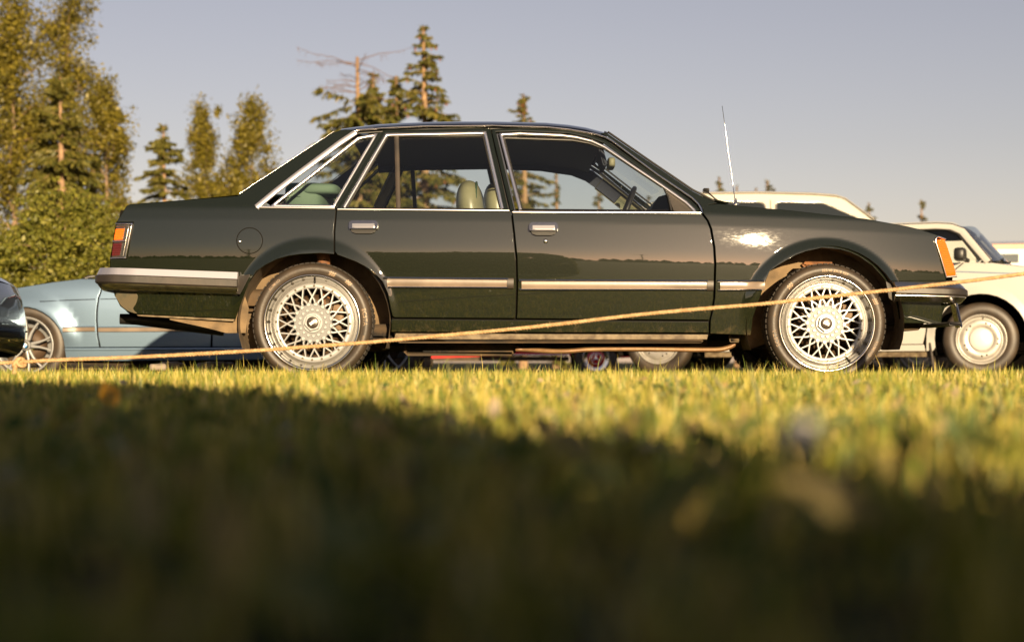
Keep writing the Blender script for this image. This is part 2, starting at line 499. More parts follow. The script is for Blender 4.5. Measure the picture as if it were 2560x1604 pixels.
def panel(S, name, poly, m, parent, off=0.0, step=10, gap=1.1, lip=0.014, far=False, bevel=True, label=None):
    """sheet-metal panel: outline -> fine mesh on the body surface with rounded, turned-in edges"""
    u = S.px
    p = resample(poly, step * u)
    if area2(p) < 0: p = p[::-1]
    inn, nd = offset_in(p, gap * u * (1.9 if bevel else 1.0))
    rim, _ = offset_in(p, gap * u * 0.8)
    lo = inn.min(0); hi = inn.max(0)
    st = step * u
    gx, gy = np.meshgrid(np.arange(lo[0] + st * .5, hi[0], st), np.arange(lo[1] + st * .5, hi[1], st))
    q = np.stack([gx.ravel(), gy.ravel()], 1)
    if len(q):
        q = q[inside(inn, q)]
        if len(q): q = q[dist_poly(inn, q) > st * 0.45]
    allv = np.vstack([inn, q]) if len(q) else inn
    n0 = len(inn)
    r = delaunay_2d_cdt([Vector(a) for a in allv], [(i, (i + 1) % n0) for i in range(n0)], [], 1, 1e-6 * u)
    vv = np.array([tuple(a) for a in r[0]])
    P = S.pos(vv, off); N = S.nrm(P)
    # the pixel frame has v pointing down, the local frame z up; make faces look outward (-y)
    faces = []; 
    for f in r[2]:
        a, b, c = P[f[0]], P[f[1]], P[f[2]]
        nn = np.cross(b - a, c - a)
        faces.append(tuple(f) if nn[1] < 0 else tuple(f[::-1]))
    fn = [[N[i] for i in f] for f in faces]
    verts = list(P)
    if bevel:
        A = S.pos(inn, off); B = S.pos(rim, off + 0.0035); C = S.pos(rim, off + lip)
        NA = S.nrm(A)
        D3 = np.stack([nd[:, 0], np.zeros(n0), -nd[:, 1] if not isinstance(S, LocSurf) else nd[:, 1]], 1)
        b0 = len(verts); verts += list(A) + list(B) + list(C)
        MID = NA + D3 * 0.9; MID /= np.linalg.norm(MID, axis=1)[:, None]
        for i in range(n0):
            j = (i + 1) % n0
            for (r0, r1, na, nb) in ((0, 1, NA, MID), (1, 2, MID, D3)):
                f = [b0 + r0 * n0 + i, b0 + r0 * n0 + j, b0 + r1 * n0 + j, b0 + r1 * n0 + i]
                ns = [na[i], na[j], nb[j], nb[i]]
                a, b, c = (np.array(verts[t]) for t in f[:3])
                nn = np.cross(b - a, np.array(verts[f[2]]) - a)
                if nn @ (D3[i] + NA[i]) < 0: f = f[::-1]; ns = ns[::-1]
                faces.append(tuple(f)); fn.append(ns)
    V = np.array(verts)
    if far:
        V = S.flip(V)
        faces = [f[::-1] for f in faces]
        fn = [[np.array((n[0], -n[1], n[2])) for n in ns[::-1]] for ns in fn]
    o = ob(name, V, faces, m, parent, True, [n for ns in fn for n in ns], origin=S.o)
    if label: o['label'] = label
    return o

def strip(S, name, pts, width, h, m, parent, off=0.0, closed=False, far=False, step=8, n=6, flat=False, taper=False):
    """half-round (or flat) trim strip lying on the body surface along a line"""
    u = S.px
    p = resample(pts, step * u, closed)
    P = S.pos(p, off); N = S.nrm(P)
    cnt = len(P); vs = []; fs = []
    wm = width * (S.k if not isinstance(S, LocSurf) else S.px)
    for i in range(cnt):
        if closed: t0 = P[i] - P[i - 1]; t1 = P[(i + 1) % cnt] - P[i]
        else: t0 = P[i] - P[max(i - 1, 0)]; t1 = P[min(i + 1, cnt - 1)] - P[i]
        t0 = t0 / (np.linalg.norm(t0) + 1e-12); t1 = t1 / (np.linalg.norm(t1) + 1e-12)
        t = t0 + t1; t /= np.linalg.norm(t) + 1e-12
        s = np.cross(t, N[i]); s /= np.linalg.norm(s) + 1e-12
        cs = max(0.55, float(np.dot(t, t1 if np.linalg.norm(t1) > .5 else t0)))
        for k in range(n + 1):
            a = math.pi * k / n
            if flat:
                cx = [-1, -1, -.8, 0, .8, 1, 1][min(6, round(k * 6 / n))]; cy = [-.6, .6, 1, 1, 1, .6, -.6][min(6, round(k * 6 / n))]
            else:
                cx = -math.cos(a); cy = math.sin(a) if 0 < k < n else -0.6
            vs.append(P[i] + s * (cx * wm / 2 / cs) + N[i] * (cy * h))
    m1 = n + 1
    for i in range(cnt if closed else cnt - 1):
        j = (i + 1) % cnt
        for k in range(n): fs.append((i * m1 + k, i * m1 + k + 1, j * m1 + k + 1, j * m1 + k))
    if not closed:
        fs.append(tuple(range(m1))[::-1]); fs.append(tuple(range((cnt - 1) * m1, cnt * m1)))
    V = np.array(vs)
    a, b, c = V[fs[n // 2][0]], V[fs[n // 2][1]], V[fs[n // 2][2]]
    if np.dot(np.cross(b - a, c - a), N[0]) < 0: fs = [f[::-1] for f in fs]
    if far: V = S.flip(V); fs = [f[::-1] for f in fs]
    o = ob(name, V, fs, m, parent, True, origin=S.o)
    o.data.set_sharp_from_angle(angle=R(50))
    return o

def span(S, name, line, m, parent, crown=0.03, off=0.0, edge=0.0, n=14, step=14, power=2.0, thick=0.0, inset=0.0):
    """panel that runs across the car between the two sides along an outline (bonnet, roof, screen)"""
    p = resample(line, step * S.px, False)
    P = S.pos(p, off + inset)
    rows = []
    for i in range(len(P)):
        yn = P[i, 1]; yf = 2 * S.yc - yn
        t0 = P[min(i + 1, len(P) - 1)] - P[max(i - 1, 0)]
        nx, nz = -t0[2], t0[0]
        l = math.hypot(nx, nz) + 1e-9; nx /= l; nz /= l
        if nz < 0 and abs(nz) > 0.2: nx, nz = -nx, -nz
        row = []
        for k in range(n + 1):
            a = k / n
            # denser near the edges
            a = 0.5 - 0.5 * math.cos(math.pi * a)
            c = crown * (1 - abs(2 * a - 1) ** power)
            row.append((P[i, 0] + nx * c, yn + (yf - yn) * a, P[i, 2] + nz * c + edge))
        rows.append(row)
    b = MB().grid(rows)
    return b.build(name, m, parent, True, origin=S.o)

def rounded_box(c, h, bev, rot=None):
    b = MB(); b.box(c, h, rot, bev); return b
# ---------------------------------------------------------------- wheels (local frame: +Y points into the car, outer face near y = 0)
def superellipsoid(c, h, e=0.5, n=20, m=14):
    rows = []
    f = lambda a, p: math.copysign(abs(a) ** p, a)
    for i in range(m + 1):
        la = -math.pi / 2 + math.pi * i / m
        rows.append([(c[0] + h[0] * f(math.cos(la), e) * f(math.cos(2 * math.pi * j / n), e),
                      c[1] + h[1] * f(math.cos(la), e) * f(math.sin(2 * math.pi * j / n), e),
                      c[2] + h[2] * f(math.sin(la), e)) for j in range(n)])
    return MB().grid(rows, wrap=True)

_text_cache = {}
def text_mesh(s, size, bold=0.0, spacing=1.0):
    cu = bpy.data.curves.new("lettering", 'FONT')
    cu.body = s; cu.size = size; cu.offset = bold * size; cu.space_character = spacing
    cu.align_x = 'CENTER'; cu.align_y = 'CENTER'; cu.resolution_u = 3
    o = bpy.data.objects.new("lettering", cu)
    col.objects.link(o)
    bpy.context.view_layer.update()
    me = bpy.data.meshes.new_from_object(o.evaluated_get(bpy.context.evaluated_depsgraph_get()))
    v = np.array([tuple(a.co) for a in me.vertices]); f = [tuple(p.vertices) for p in me.polygons]
    bpy.data.objects.remove(o); bpy.data.meshes.remove(me); bpy.data.curves.remove(cu)
    return v, f

def arc_text(s, size, r, phi, depth, bold=0.012, spacing=1.05):
    """lettering bent round a tyre: phi degrees clockwise from the top"""
    v, f = text_mesh(s, size, bold, spacing)
    rr = r + v[:, 1]; a = R(phi) + v[:, 0] / r
    return np.stack([rr * np.sin(a), depth(rr), rr * np.cos(a)], 1), f

TYP = [(0.2475, 0.016), (0.252, 0.006), (0.262, 0.000), (0.275, -0.004), (0.288, -0.002), (0.298, 0.006), (0.304, 0.014), (0.3065, 0.022), (0.3085, 0.030)]
TRD = [(0.3085, 0.030), (0.310, 0.045), (0.3105, 0.10), (0.310, 0.165), (0.308, 0.185), (0.300, 0.205), (0.27, 0.213), (0.246, 0.20)]
def tyre_y(r):
    return np.interp(r, [p[0] for p in TYP], [p[1] for p in TYP]) - 0.0012

_wm = {}
def bbs_meshes():
    b = MB().lathe(TYP, 96); _wm['side'] = mesh('tyre', b.v, b.f, M['tyre'])
    b = MB().lathe(TRD, 96)
    for k in range(66):          # tread blocks
        a = 2 * math.pi * k / 66
        for (y, hw) in ((0.048, 0.017), (0.10, 0.024), (0.155, 0.018)):
            an = a + (0.02 if y > .07 else 0) 
            rot = Matrix.Rotation(an, 3, 'Y')
            b.box(rot @ Vector((0, y, 0.3105)), (0.0105, hw, 0.0035), rot)
    _wm['tread'] = mesh('tread', b.v, b.f, M['tread'], False)
    b = MB().lathe([(0.2465, 0.016), (0.2505, 0.008), (0.2515, 0.000), (0.2500, -0.006), (0.2455, -0.008), (0.2400, -0.005), (0.2360, 0.002),
                    (0.2340, 0.012), (0.2270, 0.024), (0.2180, 0.040), (0.2120, 0.050), (0.2060, 0.054), (0.2035, 0.054)], 96)
    _wm['lip'] = mesh('rim_lip', b.v, b.f, M['alu'])
    b = MB().lathe([(0.2055, 0.058), (0.2040, 0.046), (0.2015, 0.0435), (0.1820, 0.0425), (0.1790, 0.045), (0.1780, 0.060)], 96)
    _wm['ring'] = mesh('spoke_ring', b.v, b.f, M['silver'])
    b = MB().lathe([(0.2055, 0.056), (0.203, 0.08), (0.200, 0.20), (0.10, 0.202)], 64)
    _wm['barrel'] = mesh('rim_barrel', b.v, b.f, M['brake'])
    # one spoke: two arms leaving the hub point and spreading to the ring
    b = MB()
    r0, r1 = 0.088, 0.184
    for sgn in (-1, 1):
        a1 = R(19.3) * sgn
        pa = [(r0 * math.sin(R(2.5) * sgn), r0 * math.cos(0)), (0.116 * math.sin(R(5.5) * sgn), 0.116 * math.cos(R(5.5))), (r1 * math.sin(a1), r1 * math.cos(a1))]
        rows = []
        for i, (x, z) in enumerate(pa):
            tx, tz = (pa[min(i + 1, 2)][0] - pa[max(i - 1, 0)][0], pa[min(i + 1, 2)][1] - pa[max(i - 1, 0)][1])
            l = math.hypot(tx, tz); nx, nz = tz / l, -tx / l
            wd = (0.0078, 0.0058, 0.0045)[i]; y = (0.038, 0.040, 0.0435)[i]
            rows.append([(x - nx * wd, y + 0.022, z - nz * wd), (x - nx * wd * .95, y + 0.004, z - nz * wd * .95), (x - nx * wd * .55, y, z - nz * wd * .55),
                         (x + nx * wd * .55, y, z + nz * wd * .55), (x + nx * wd * .95, y + 0.004, z + nz * wd * .95), (x + nx * wd, y + 0.022, z + nz * wd)])
        b.grid(rows)
    _wm['spoke'] = mesh('spoke', b.v, b.f, M['silver'])
    _wm['spoke'].set_sharp_from_angle(angle=R(35))
    b = MB()
    star = []
    for k in range(32):
        a = 2 * math.pi * k / 32; r = 0.113 if k % 2 == 0 else 0.098
        star.append((r * math.sin(a), r * math.cos(a)))
    b.prism(star, 0.037, 0.065, 0.003)
    _wm['hub'] = mesh('hub', b.v, b.f, M['hub_base'], True); _wm['hub'].set_sharp_from_angle(angle=R(30))
    b = MB()
    for row, (rr, n, ph, sz) in enumerate(((0.0955, 16, 0.0, 0.0098), (0.068, 16, 0.5, 0.0082))):
        for k in range(n):
            a = 2 * math.pi * (k + ph) / n
            pts = []
            for (dx, dz) in ((-.95, -.8), (-1.15, .15), (0 - .5, 1.15), (.5, 1.15), (1.15, .15), (.95, -.8)):
                x = dx * sz; z = rr + dz * sz
                pts.append((x * math.cos(a) + z * math.sin(a), -x * math.sin(a) + z * math.cos(a)))
            b.prism(pts, 0.0315, 0.040, 0.0022)
    b.lathe([(0.0, 0.030), (0.050, 0.030), (0.0535, 0.033), (0.0535, 0.040)], 48)
    _wm['pads'] = mesh('hub_pads', b.v, b.f, M['silver'], True); _wm['pads'].set_sharp_from_angle(angle=R(25))
    b = MB()
    b.prism([(0.0060 * math.sin(2 * math.pi * j / 8), 0.1925 + 0.0060 * math.cos(2 * math.pi * j / 8)) for j in range(8)], 0.0375, 0.046, 0.0015)
    _wm['bolt'] = mesh('bolt', b.v, b.f, M['bolt'], True); _wm['bolt'].set_sharp_from_angle(angle=R(30))
    b = MB()
    b.prism([(0.0445 * math.sin(R(60 * j + 8)), 0.0445 * math.cos(R(60 * j + 8))) for j in range(6)], 0.014, 0.034, 0.003)
    _wm['nut'] = mesh('hex_nut', b.v, b.f, M['silver'], True); _wm['nut'].set_sharp_from_angle(angle=R(25))
    b = MB().lathe([(0.0, 0.0095), (0.026, 0.0105), (0.0305, 0.0125), (0.0315, 0.016)], 40)
    _wm['cap'] = mesh('centre_cap', b.v, b.f, M['cap'])
    v, f = text_mesh("BBS", 0.021, 0.03, 1.0)
    _wm['logo'] = mesh('cap_lettering', np.stack([v[:, 0], np.full(len(v), 0.0088), v[:, 1]], 1), f, M['white'], False)
    b = MB().lathe([(0.065, 0.135), (0.068, 0.118), (0.150, 0.118), (0.150, 0.142)], 48)
    _wm['disc'] = mesh('brake_disc', b.v, b.f, M['brake'])
    b = MB()
    b.box((0.115, 0.12, 0.03), (0.035, 0.03, 0.07), Matrix.Rotation(0.2, 3, 'Y'), 0.01)
    _wm['caliper'] = mesh('brake_caliper', b.v, b.f, M['caliper'])
    b = MB().tube([(0, 0.052, 0.207), (0, 0.030, 0.214), (0, 0.022, 0.216)], [0.0045, 0.0045, 0.0038], 8)
    _wm['valve'] = mesh('valve_stem', b.v, b.f, M['trim_black'])

def bbs_wheel(parent, loc, far=False, spin=0.0, logo_rot=0.6, texts=(), valve=0.0):
    w_ = empty('wheel', parent, loc, (0, 0, math.pi if far else 0))
    sp = (0, spin, 0)
    for nm, k in (('tyre', 'side'), ('tread', 'tread'), ('rim_lip', 'lip'), ('spoke_ring', 'ring'), ('rim_barrel', 'barrel'), ('hub', 'hub'), ('hub_pads', 'pads'),
                  ('hex_nut', 'nut'), ('centre_cap', 'cap'), ('brake_disc', 'disc')):
        ob_me(nm, _wm[k], w_, (0, 0, 0), (0, 0, 0) if k in ('side', 'tread', 'disc') else sp)
    ob_me('brake_caliper', _wm['caliper'], w_)
    ob_me('cap_lettering', _wm['logo'], w_, (0, 0, 0), (0, logo_rot, 0))
    ob_me('valve_stem', _wm['valve'], w_, (0, 0, 0), (0, valve, 0))
    for k in range(24 if not far else 0): ob_me('bolt', _wm['bolt'], w_, (0, 0, 0), (0, spin + 2 * math.pi * (k + .5) / 24, 0))
    for k in range(16): ob_me('spoke', _wm['spoke'], w_, (0, 0, 0), (0, spin + 2 * math.pi * k / 16, 0))
    for (s, size, r, phi, m, bold) in texts:
        v, f = arc_text(s, size, r, phi, tyre_y, bold)
        ob('tyre_lettering', v, f, M[m], w_, False)
    return w_

def checker(parent, r0, phi0, nr, na, cell, m):
    b = MB()
    for i in range(nr):
        for j in range(na):
            if (i + j) % 2: continue
            r = r0 + i * cell; a = R(phi0) + j * cell / r0
            q = [(r, a), (r, a + cell / r0), (r + cell, a + cell / r0), (r + cell, a)]
            b.add([(x * math.sin(t), float(tyre_y(x)), x * math.cos(t)) for x, t in q], [(0, 1, 2, 3)])
    return b.build('tyre_checker_mark', M[m], parent, False)

# ---------------------------------------------------------------- the dark green saloon
DC = 8.5
K = DC / F
HW = 0.865
car = thing('sedan_car', 'dark green four-door saloon car with mesh alloy wheels, parked behind the rope', 'car', (0.30, DC + HW, 0.0))
CO = np.array(car.location)

def make_prof(tab):
    z = np.linspace(-0.2, 2.2, 2401)
    sl = np.tan(np.radians(np.interp(z, [a for a, b in tab], [b for a, b in tab])))
    y = np.concatenate([[0], np.cumsum((sl[1:] + sl[:-1]) / 2 * (z[1] - z[0]))])
    y -= y[(z > 0.3) & (z < 0.9)].min()
    return lambda q: np.interp(q, z, y)
prof = make_prof([(-.2, -20), (0.10, -14), (0.16, -9), (0.3, -5.2), (0.44, -4.6), (0.52, -3.8), (0.62, -2.5), (0.68, -0.2), (0.72, 2.2), (0.76, 3.4), (0.832, 4.6), (0.844, 9), (0.888, 10), (0.90, 16), (0.91, 23), (1.30, 21), (1.36, 26), (2.2, 26)])
_cu = np.array([250, 800, 1200, 1400, 1780, 2200, 2360.]); _cv = np.array([544, 548, 551, 553, 562, 576, 584.])
def sm(t): t = np.clip(t, 0, 1); return t * t * (3 - 2 * t)
ARCH = ((783, 806, 217, 172, 0.030), (2066, 812, 222, 188, 0.026))
def Ycar(x, z):
    x = np.asarray(x, float); z = np.asarray(z, float)
    u = 1280 + x / K; v = HV - (z - CZ) / K
    zc = CZ + (HV - np.interp(u, _cu, _cv)) * K
    y = prof(z - zc + 0.84)
    t = (x - 0.05)
    y = y + np.where(t > 0, 0.115 * (t / 2.2) ** 3, 0.07 * (np.abs(t) / 2.2) ** 3.5)
    for (uc, vc, r1, r0, A) in ARCH:
        r = np.hypot(u - uc, v - vc); q = (r1 - r) / (r1 - r0)
        wgt = sm((vc - v + 25) / 120.0)
        qq = np.clip(q, 0, 1.3)
        f = np.where(qq < 0.24, qq * qq / 0.48, qq - 0.12)          # sharp outer edge of the flare
        f = np.where(qq > 0.78, 0.66 + 0.10 * np.sin(np.clip((qq - 0.78) / 0.2, 0, 2.2) * 1.1), f)
        y = y - A * f * wgt
    return y
S = PxSurf(DC, Ycar, DC + HW, CO)

ARCH_R = [(612, 735), (625, 703), (641, 678), (665, 662), (693, 648), (722, 640), (751, 636), (800, 633.5), (843, 638)]
Q_POLY = [(840, 521), (646, 519), (745, 440), (850, 362), (890, 334), (880, 324), (862, 323), (850, 325), (833, 331)] + [(598, 485), (594, 489), (465, 499), (326, 510)] + \
    [(317, 513), (303, 535), (290, 556), (333, 556), (317, 647), (275, 648), (275, 690), (282, 725), (287, 740), (300, 766), (316, 778), (339, 785), (590, 797), (602, 762)] + ARCH_R[:-1] + [(836, 636), (835, 628), (835, 578)]
D_REAR = [(842, 522), (837, 578), (837, 628), (843, 637), (889, 654), (912, 666), (933, 680), (956, 704), (969, 734), (976, 771), (981, 790), (987, 794), (1288, 796), (1289.5, 780), (1291, 711), (1289.5, 645), (1283, 578), (1277, 525)]
D_FRONT = [(1280, 527), (1286, 578), (1292.5, 645), (1294, 711), (1292.5, 780), (1291, 796), (1774, 800), (1779, 777), (1784, 744), (1786.5, 661), (1784, 618), (1776, 572), (1768, 552), (1754, 534), (1752, 530)]
F_POLY = [(1757, 532), (1771, 552), (1779, 572), (1787, 618), (1789.5, 661), (1787, 744), (1782, 777), (1776, 801), (1775, 834), (1876, 838), (1878, 836), (1882.6, 794), (1897.5, 752), (1915, 702), (1925, 678), (1945, 664)] + \
    [(1966, 651.6), (1990, 638), (2016, 628.5), (2055, 620), (2098, 623.5), (2125, 631), (2148, 641.7), (2181, 665), (2207.5, 694.6), (2214, 703), (2366, 702), (2364, 692), (2338, 602), (2346, 588)] + \
    [(2340, 585.5), (2302, 573), (2264, 564), (2164, 546), (2096, 538.6), (1963, 524), (1847, 514), (1798, 508.5), (1760, 512), (1757, 524)]
SILL = [(978, 798), (985, 797), (1772, 803), (1773, 832), (978, 830)]
SILL2 = [(988, 831), (1772, 834), (1768, 849), (1100, 849), (985, 846)]
APRON = [(2228, 700), (2239, 754), (2246, 796), (2256, 808), (2354, 809), (2356, 786), (2363, 770), (2384, 757), (2400, 720), (2400, 700)]
A_POLY = [(1516, 331), (1632, 410), (1731, 477), (1756, 490), (1796, 508), (1772, 512), (1757, 524), (1750, 511), (1731, 493), (1645, 436), (1533, 352), (1514, 340), (1500, 333)]
for far in (False, True):
    kw = dict(far=far)
    panel(S, 'rear_quarter_panel', Q_POLY, M['green'], car, step=(16 if far else 5), **kw)
    rd = panel(S, 'rear_door', D_REAR, M['green'], car, step=(16 if far else 5), **kw)
    fd = panel(S, 'front_door', D_FRONT, M['green'], car, step=(16 if far else 8), **kw)
    panel(S, 'front_wing', F_POLY, M['green'], car, step=(16 if far else 5), **kw)
    panel(S, 'sill', SILL, M['green'], car, **kw)
    o = panel(S, 'sill_flange', SILL2, M['sillm'], car, off=0.03, **kw)
    if not far: o['label'] = 'bare rusty lower edge of the sill'
    panel(S, 'front_apron', APRON, M['green'], car, off=0.012, **kw)
    panel(S, 'windscreen_pillar', A_POLY, M['green'], car, step=8, **kw)
    # dark inner skin behind the panel gaps
    SK = [(842, 517), (300, 525), (284, 640), (300, 760), (590, 790)] + [(x, y - 4) for x, y in ARCH_R] + [(889, 650), (933, 676), (956, 698), (976, 760), (984, 836), (1770, 838), (1872, 832), (1893, 750), (1920, 678), (1966, 648), (2055, 616), (2148, 637), (2207, 690), (2340, 690), (2330, 600), (2096, 548), (1800, 520), (1757, 524)]
    panel(S, 'inner_skin', SK, M['gap'], car, off=0.03, bevel=False, step=22, **kw)
    # door frames, posts and glass
    strip(S, 'door_frame', [(849, 521), (962, 331.5), (1221, 326.5), (1264, 524)], 12, 0.006, M['green'], rd, flat=True, **kw)
    strip(S, 'door_frame', [(1281, 526), (1234, 327.5), (1300, 325), (1420, 330), (1470, 340), (1512, 355), (1650, 452), (1724, 505), (1746, 528)], 10, 0.006, M['green'], fd, flat=True, **kw)
    strip(S, 'door_post', [(1272, 526), (1226, 322)], 22, 0.004, M['trim_black'], car, off=0.02, flat=True, **kw)
    strip(S, 'rear_post', [(838, 520), (951, 332)], 9, 0.004, M['green'], car, off=0.004, flat=True, **kw)
    strip(S, 'roof_rail', [(884, 331), (960, 326), (1065, 320.5), (1231, 319), (1364, 322), (1440, 330), (1500, 340), (1530, 357), (1650, 446), (1735, 505), (1752, 528)], 10, 0.003, M['trim_black'], car, off=0.016, flat=True, **kw)
    panel(S, 'quarter_window', [(686, 513), (897, 344), (938, 338), (833, 515)], M['glass'], car, off=0.014, bevel=False, step=30, **kw)
    panel(S, 'door_glass', [(862, 520), (965, 338), (1211, 335), (1254, 522)], M['glass'], rd, off=0.014, bevel=False, step=30, **kw)
    panel(S, 'door_glass', [(1300, 526), (1255, 342), (1430, 346), (1475, 354), (1515, 370), (1657, 465), (1684, 528)], M['glass'], fd, off=0.014, bevel=False, step=30, **kw)
    panel(S, 'mirror_plate', [(1659, 466), (1682, 483), (1737, 528), (1684, 529)], M['rubber'], fd, off=0.003, step=12, **kw)
    strip(S, 'glass_seal', [(1657, 463), (1671, 492), (1679, 528)], 6, 0.006, M['trim_black'], fd, off=0.004, **kw)
    strip(S, 'glass_divider', [(991.5, 338), (996, 521)], 12, 0.006, M['rubber'], rd, off=0.006, flat=True, **kw)
    for pth in ([(690, 510.5), (899, 348), (936, 342.5)],):
        strip(S, 'window_seal', pth, 5, 0.003, M['trim_black'], car, off=0.008, **kw)
    strip(S, 'window_seal', [(868, 518), (969, 341.5), (1208, 339.5), (1250, 519)], 5, 0.003, M['trim_black'], rd, off=0.008, **kw)
    strip(S, 'window_seal', [(1304, 522), (1259, 344), (1430, 349.5), (1472, 357), (1510, 371), (1656, 468)], 6, 0.003, M['trim_black'], fd, off=0.008, **kw)
    # bright trim
    strip(S, 'window_trim', [(682, 514), (896, 345.5), (939, 337.5), (834, 516)], 8, 0.006, M['satin'], car, off=0.001, closed=True, **kw)
    strip(S, 'window_trim', [(860, 519), (966, 337.5), (1213, 333), (1256, 522)], 9, 0.007, M['satin'], rd, off=-0.003, **kw)
    strip(S, 'window_trim', [(1301, 525), (1252, 336.5), (1300, 334), (1400, 338), (1440, 343), (1480, 353), (1512, 368), (1580, 414), (1655, 464), (1715, 506), (1734, 524), (1737, 529)], 8.5, 0.007, M['satin'], fd, off=-0.003, **kw)
    strip(S, 'pillar_trim', [(641, 518), (688, 479), (745, 435), (850, 357), (889, 331)], 14, 0.007, M['brushed'], car, off=-0.002, flat=True, **kw)
    strip(S, 'gutter_trim', [(886, 330), (899, 325.5), (980, 320), (1065, 316.5), (1231, 315), (1364, 318.5), (1420, 324), (1456, 330), (1490, 336), (1514, 344), (1533, 355), (1645, 438), (1700, 475), (1731, 496), (1746, 511), (1753, 522), (1755, 534)], 5.5, 0.009, M['chrome'], car, off=-0.006, **kw)
    strip(S, 'waist_trim', [(640, 518), (837, 520.5)], 6.5, 0.006, M['satin'], car, off=-0.002, **kw)
    strip(S, 'waist_trim', [(844, 523), (1273, 526.5)], 6.5, 0.006, M['satin'], rd, off=-0.002, **kw)
    strip(S, 'waist_trim', [(1282, 530), (1752, 532)], 7, 0.006, M['satin'], fd, off=-0.002, **kw)
    # side mouldings: bright, grey, bright
    for (par, a, b, y0, y1) in ((rd, 957, 1284, 694.5, 697.5), (fd, 1298, 1783, 700.5, 702.5), (car, 1794, 1911, 702.5, 703)):
        sl = -8 if par is rd else 0
        strip(S, 'side_moulding', [(a + 6 + sl * -.5, y0 + 11), (b, y1 + 10.5)], 24, 0.009, M['mould'], par, flat=True, **kw)
        e = b - (14 if par is not car else 1); e2 = b - (14 if par is not car else 8)
        strip(S, 'moulding_bright_edge', [(a, y0), (e, y1)], 7, 0.014, M['chrome'], par, off=-0.002, **kw)
        strip(S, 'moulding_bright_edge', [(a + (12 if par is rd else 0), y0 + 23), (e2, y1 + 21)], 6, 0.012, M['chrome'], par, off=-0.002, **kw)
        if par is not car:
            strip(S, 'moulding_end', [(b - 16, y1 + 10.5), (b, y1 + 10.5)], 27, 0.013, M['rubber'], par, off=-0.002, flat=True, **kw)

# roof, glass and lids that run across the car
span(S, 'roof_panel', [(850, 329), (880, 325), (940, 318), (1000, 314.5), (1065, 312), (1150, 310.5), (1231, 310.5), (1364, 313.5), (1420, 318.5), (1463, 325), (1514, 338)], M['green'], car, crown=0.050, power=5, n=26, step=18)
span(S, 'headlining', [(900, 345), (1000, 340), (1231, 337), (1364, 340), (1463, 350), (1500, 361)], M['liner_roof'], car, crown=0.02, n=10, step=30, inset=0.03)
span(S, 'rear_screen', [(600, 488), (835, 333)], M['glass'], car, crown=0.05, n=12, step=30, inset=0.03)
span(S, 'windscreen', [(1516, 335), (1632, 413), (1731, 479), (1792, 507)], M['glass'], car, crown=0.07, n=14, step=25, inset=0.02)
span(S, 'boot_lid', [(598, 487), (465, 499.5), (326, 510.5), (317, 514)], M['green'], car, crown=0.02, n=12, step=25)
span(S, 'rear_panel', [(317, 514), (303, 536), (290, 557), (281, 610), (275, 648), (275, 692), (287, 740), (318, 780)], M['green'], car, crown=-0.05, n=12, step=25)
span(S, 'bonnet', [(1797, 509.5), (1847, 515), (1963, 525), (2096, 539.5), (2164, 547), (2264, 565), (2302, 574), (2341, 587)], M['green'], car, crown=0.018, n=14, step=20)
span(S, 'radiator_grille', [(2341, 588), (2350, 600), (2382, 692), (2380, 705)], M['trim_black'], car, crown=0.05, n=14, step=20, inset=0.01)
span(S, 'windscreen_surround', [(1510, 332), (1520, 336)], M['trim_black'], car, crown=0.072, n=14, step=5, inset=0.01, edge=0.004)
for far in (False, True):
    strip(S, 'screen_trim', [(599, 484), (835, 329)], 2.2, 0.003, M['handle'], car, off=0.022, far=far)
    strip(S, 'screen_trim', [(1520, 330), (1632, 407), (1731, 474), (1786, 502)], 5, 0.006, M['trim_black'], car, off=0.03, far=far)

def P3(u, v, y=DC): return np.array([(u - 1280) * y / F, y, CZ + (HV - v) * y / F])
def mir(p): return np.array([p[0], 2 * (DC + HW) - p[1], p[2]])

# bumpers: sections swept round the corners
def bumper(name, path, secs, slope, x0):
    root = empty(name, car)
    full = [np.array(p, float) for p in path]
    full = full + [np.array((p[0], 2 * (DC + HW) - p[1])) for p in full[::-1]]
    full = [np.array(q) for q in resample(full, 0.03, False)]
    nn = []
    for i in range(len(full)):
        t = full[min(i + 1, len(full) - 1)] - full[max(i - 1, 0)]; t /= np.linalg.norm(t)
        n = np.array((t[1], -t[0]))
        c = full[i] - np.array((CO[0], CO[1]))
        if n @ c < 0: n = -n
        nn.append(n)
    for (nm, mm, sec) in secs:
        rows = []
        for p, n in zip(full, nn):
            dz = slope * (p[0] - x0)
            rows.append([(p[0] + n[0] * o_, p[1] + n[1] * o_, z + dz) for (o_, z) in sec])
        b = MB().grid(rows, wrap=True)
        k = len(sec)
        b.f.append(tuple(range(k))); b.f.append(tuple(range(len(b.v) - k, len(b.v)))[::-1])
        o = b.build(nm, M[mm], root, True, origin=CO)
        o.data.set_sharp_from_angle(angle=R(40))
    return root
xr = (243 - 1280) * K
rear_path = [((596 - 1280) * K, DC - 0.004), ((330 - 1280) * K, DC - 0.002), ((285 - 1280) * K, DC + 0.012), (xr + 0.07, DC + 0.022), (xr + 0.03, DC + 0.05), (xr + 0.012, DC + 0.09), (xr - 0.02, DC + 0.25), (xr - 0.035, DC + 0.5), (xr - 0.04, DC + HW)]
def zpx(v): return CZ + (HV - v) * K
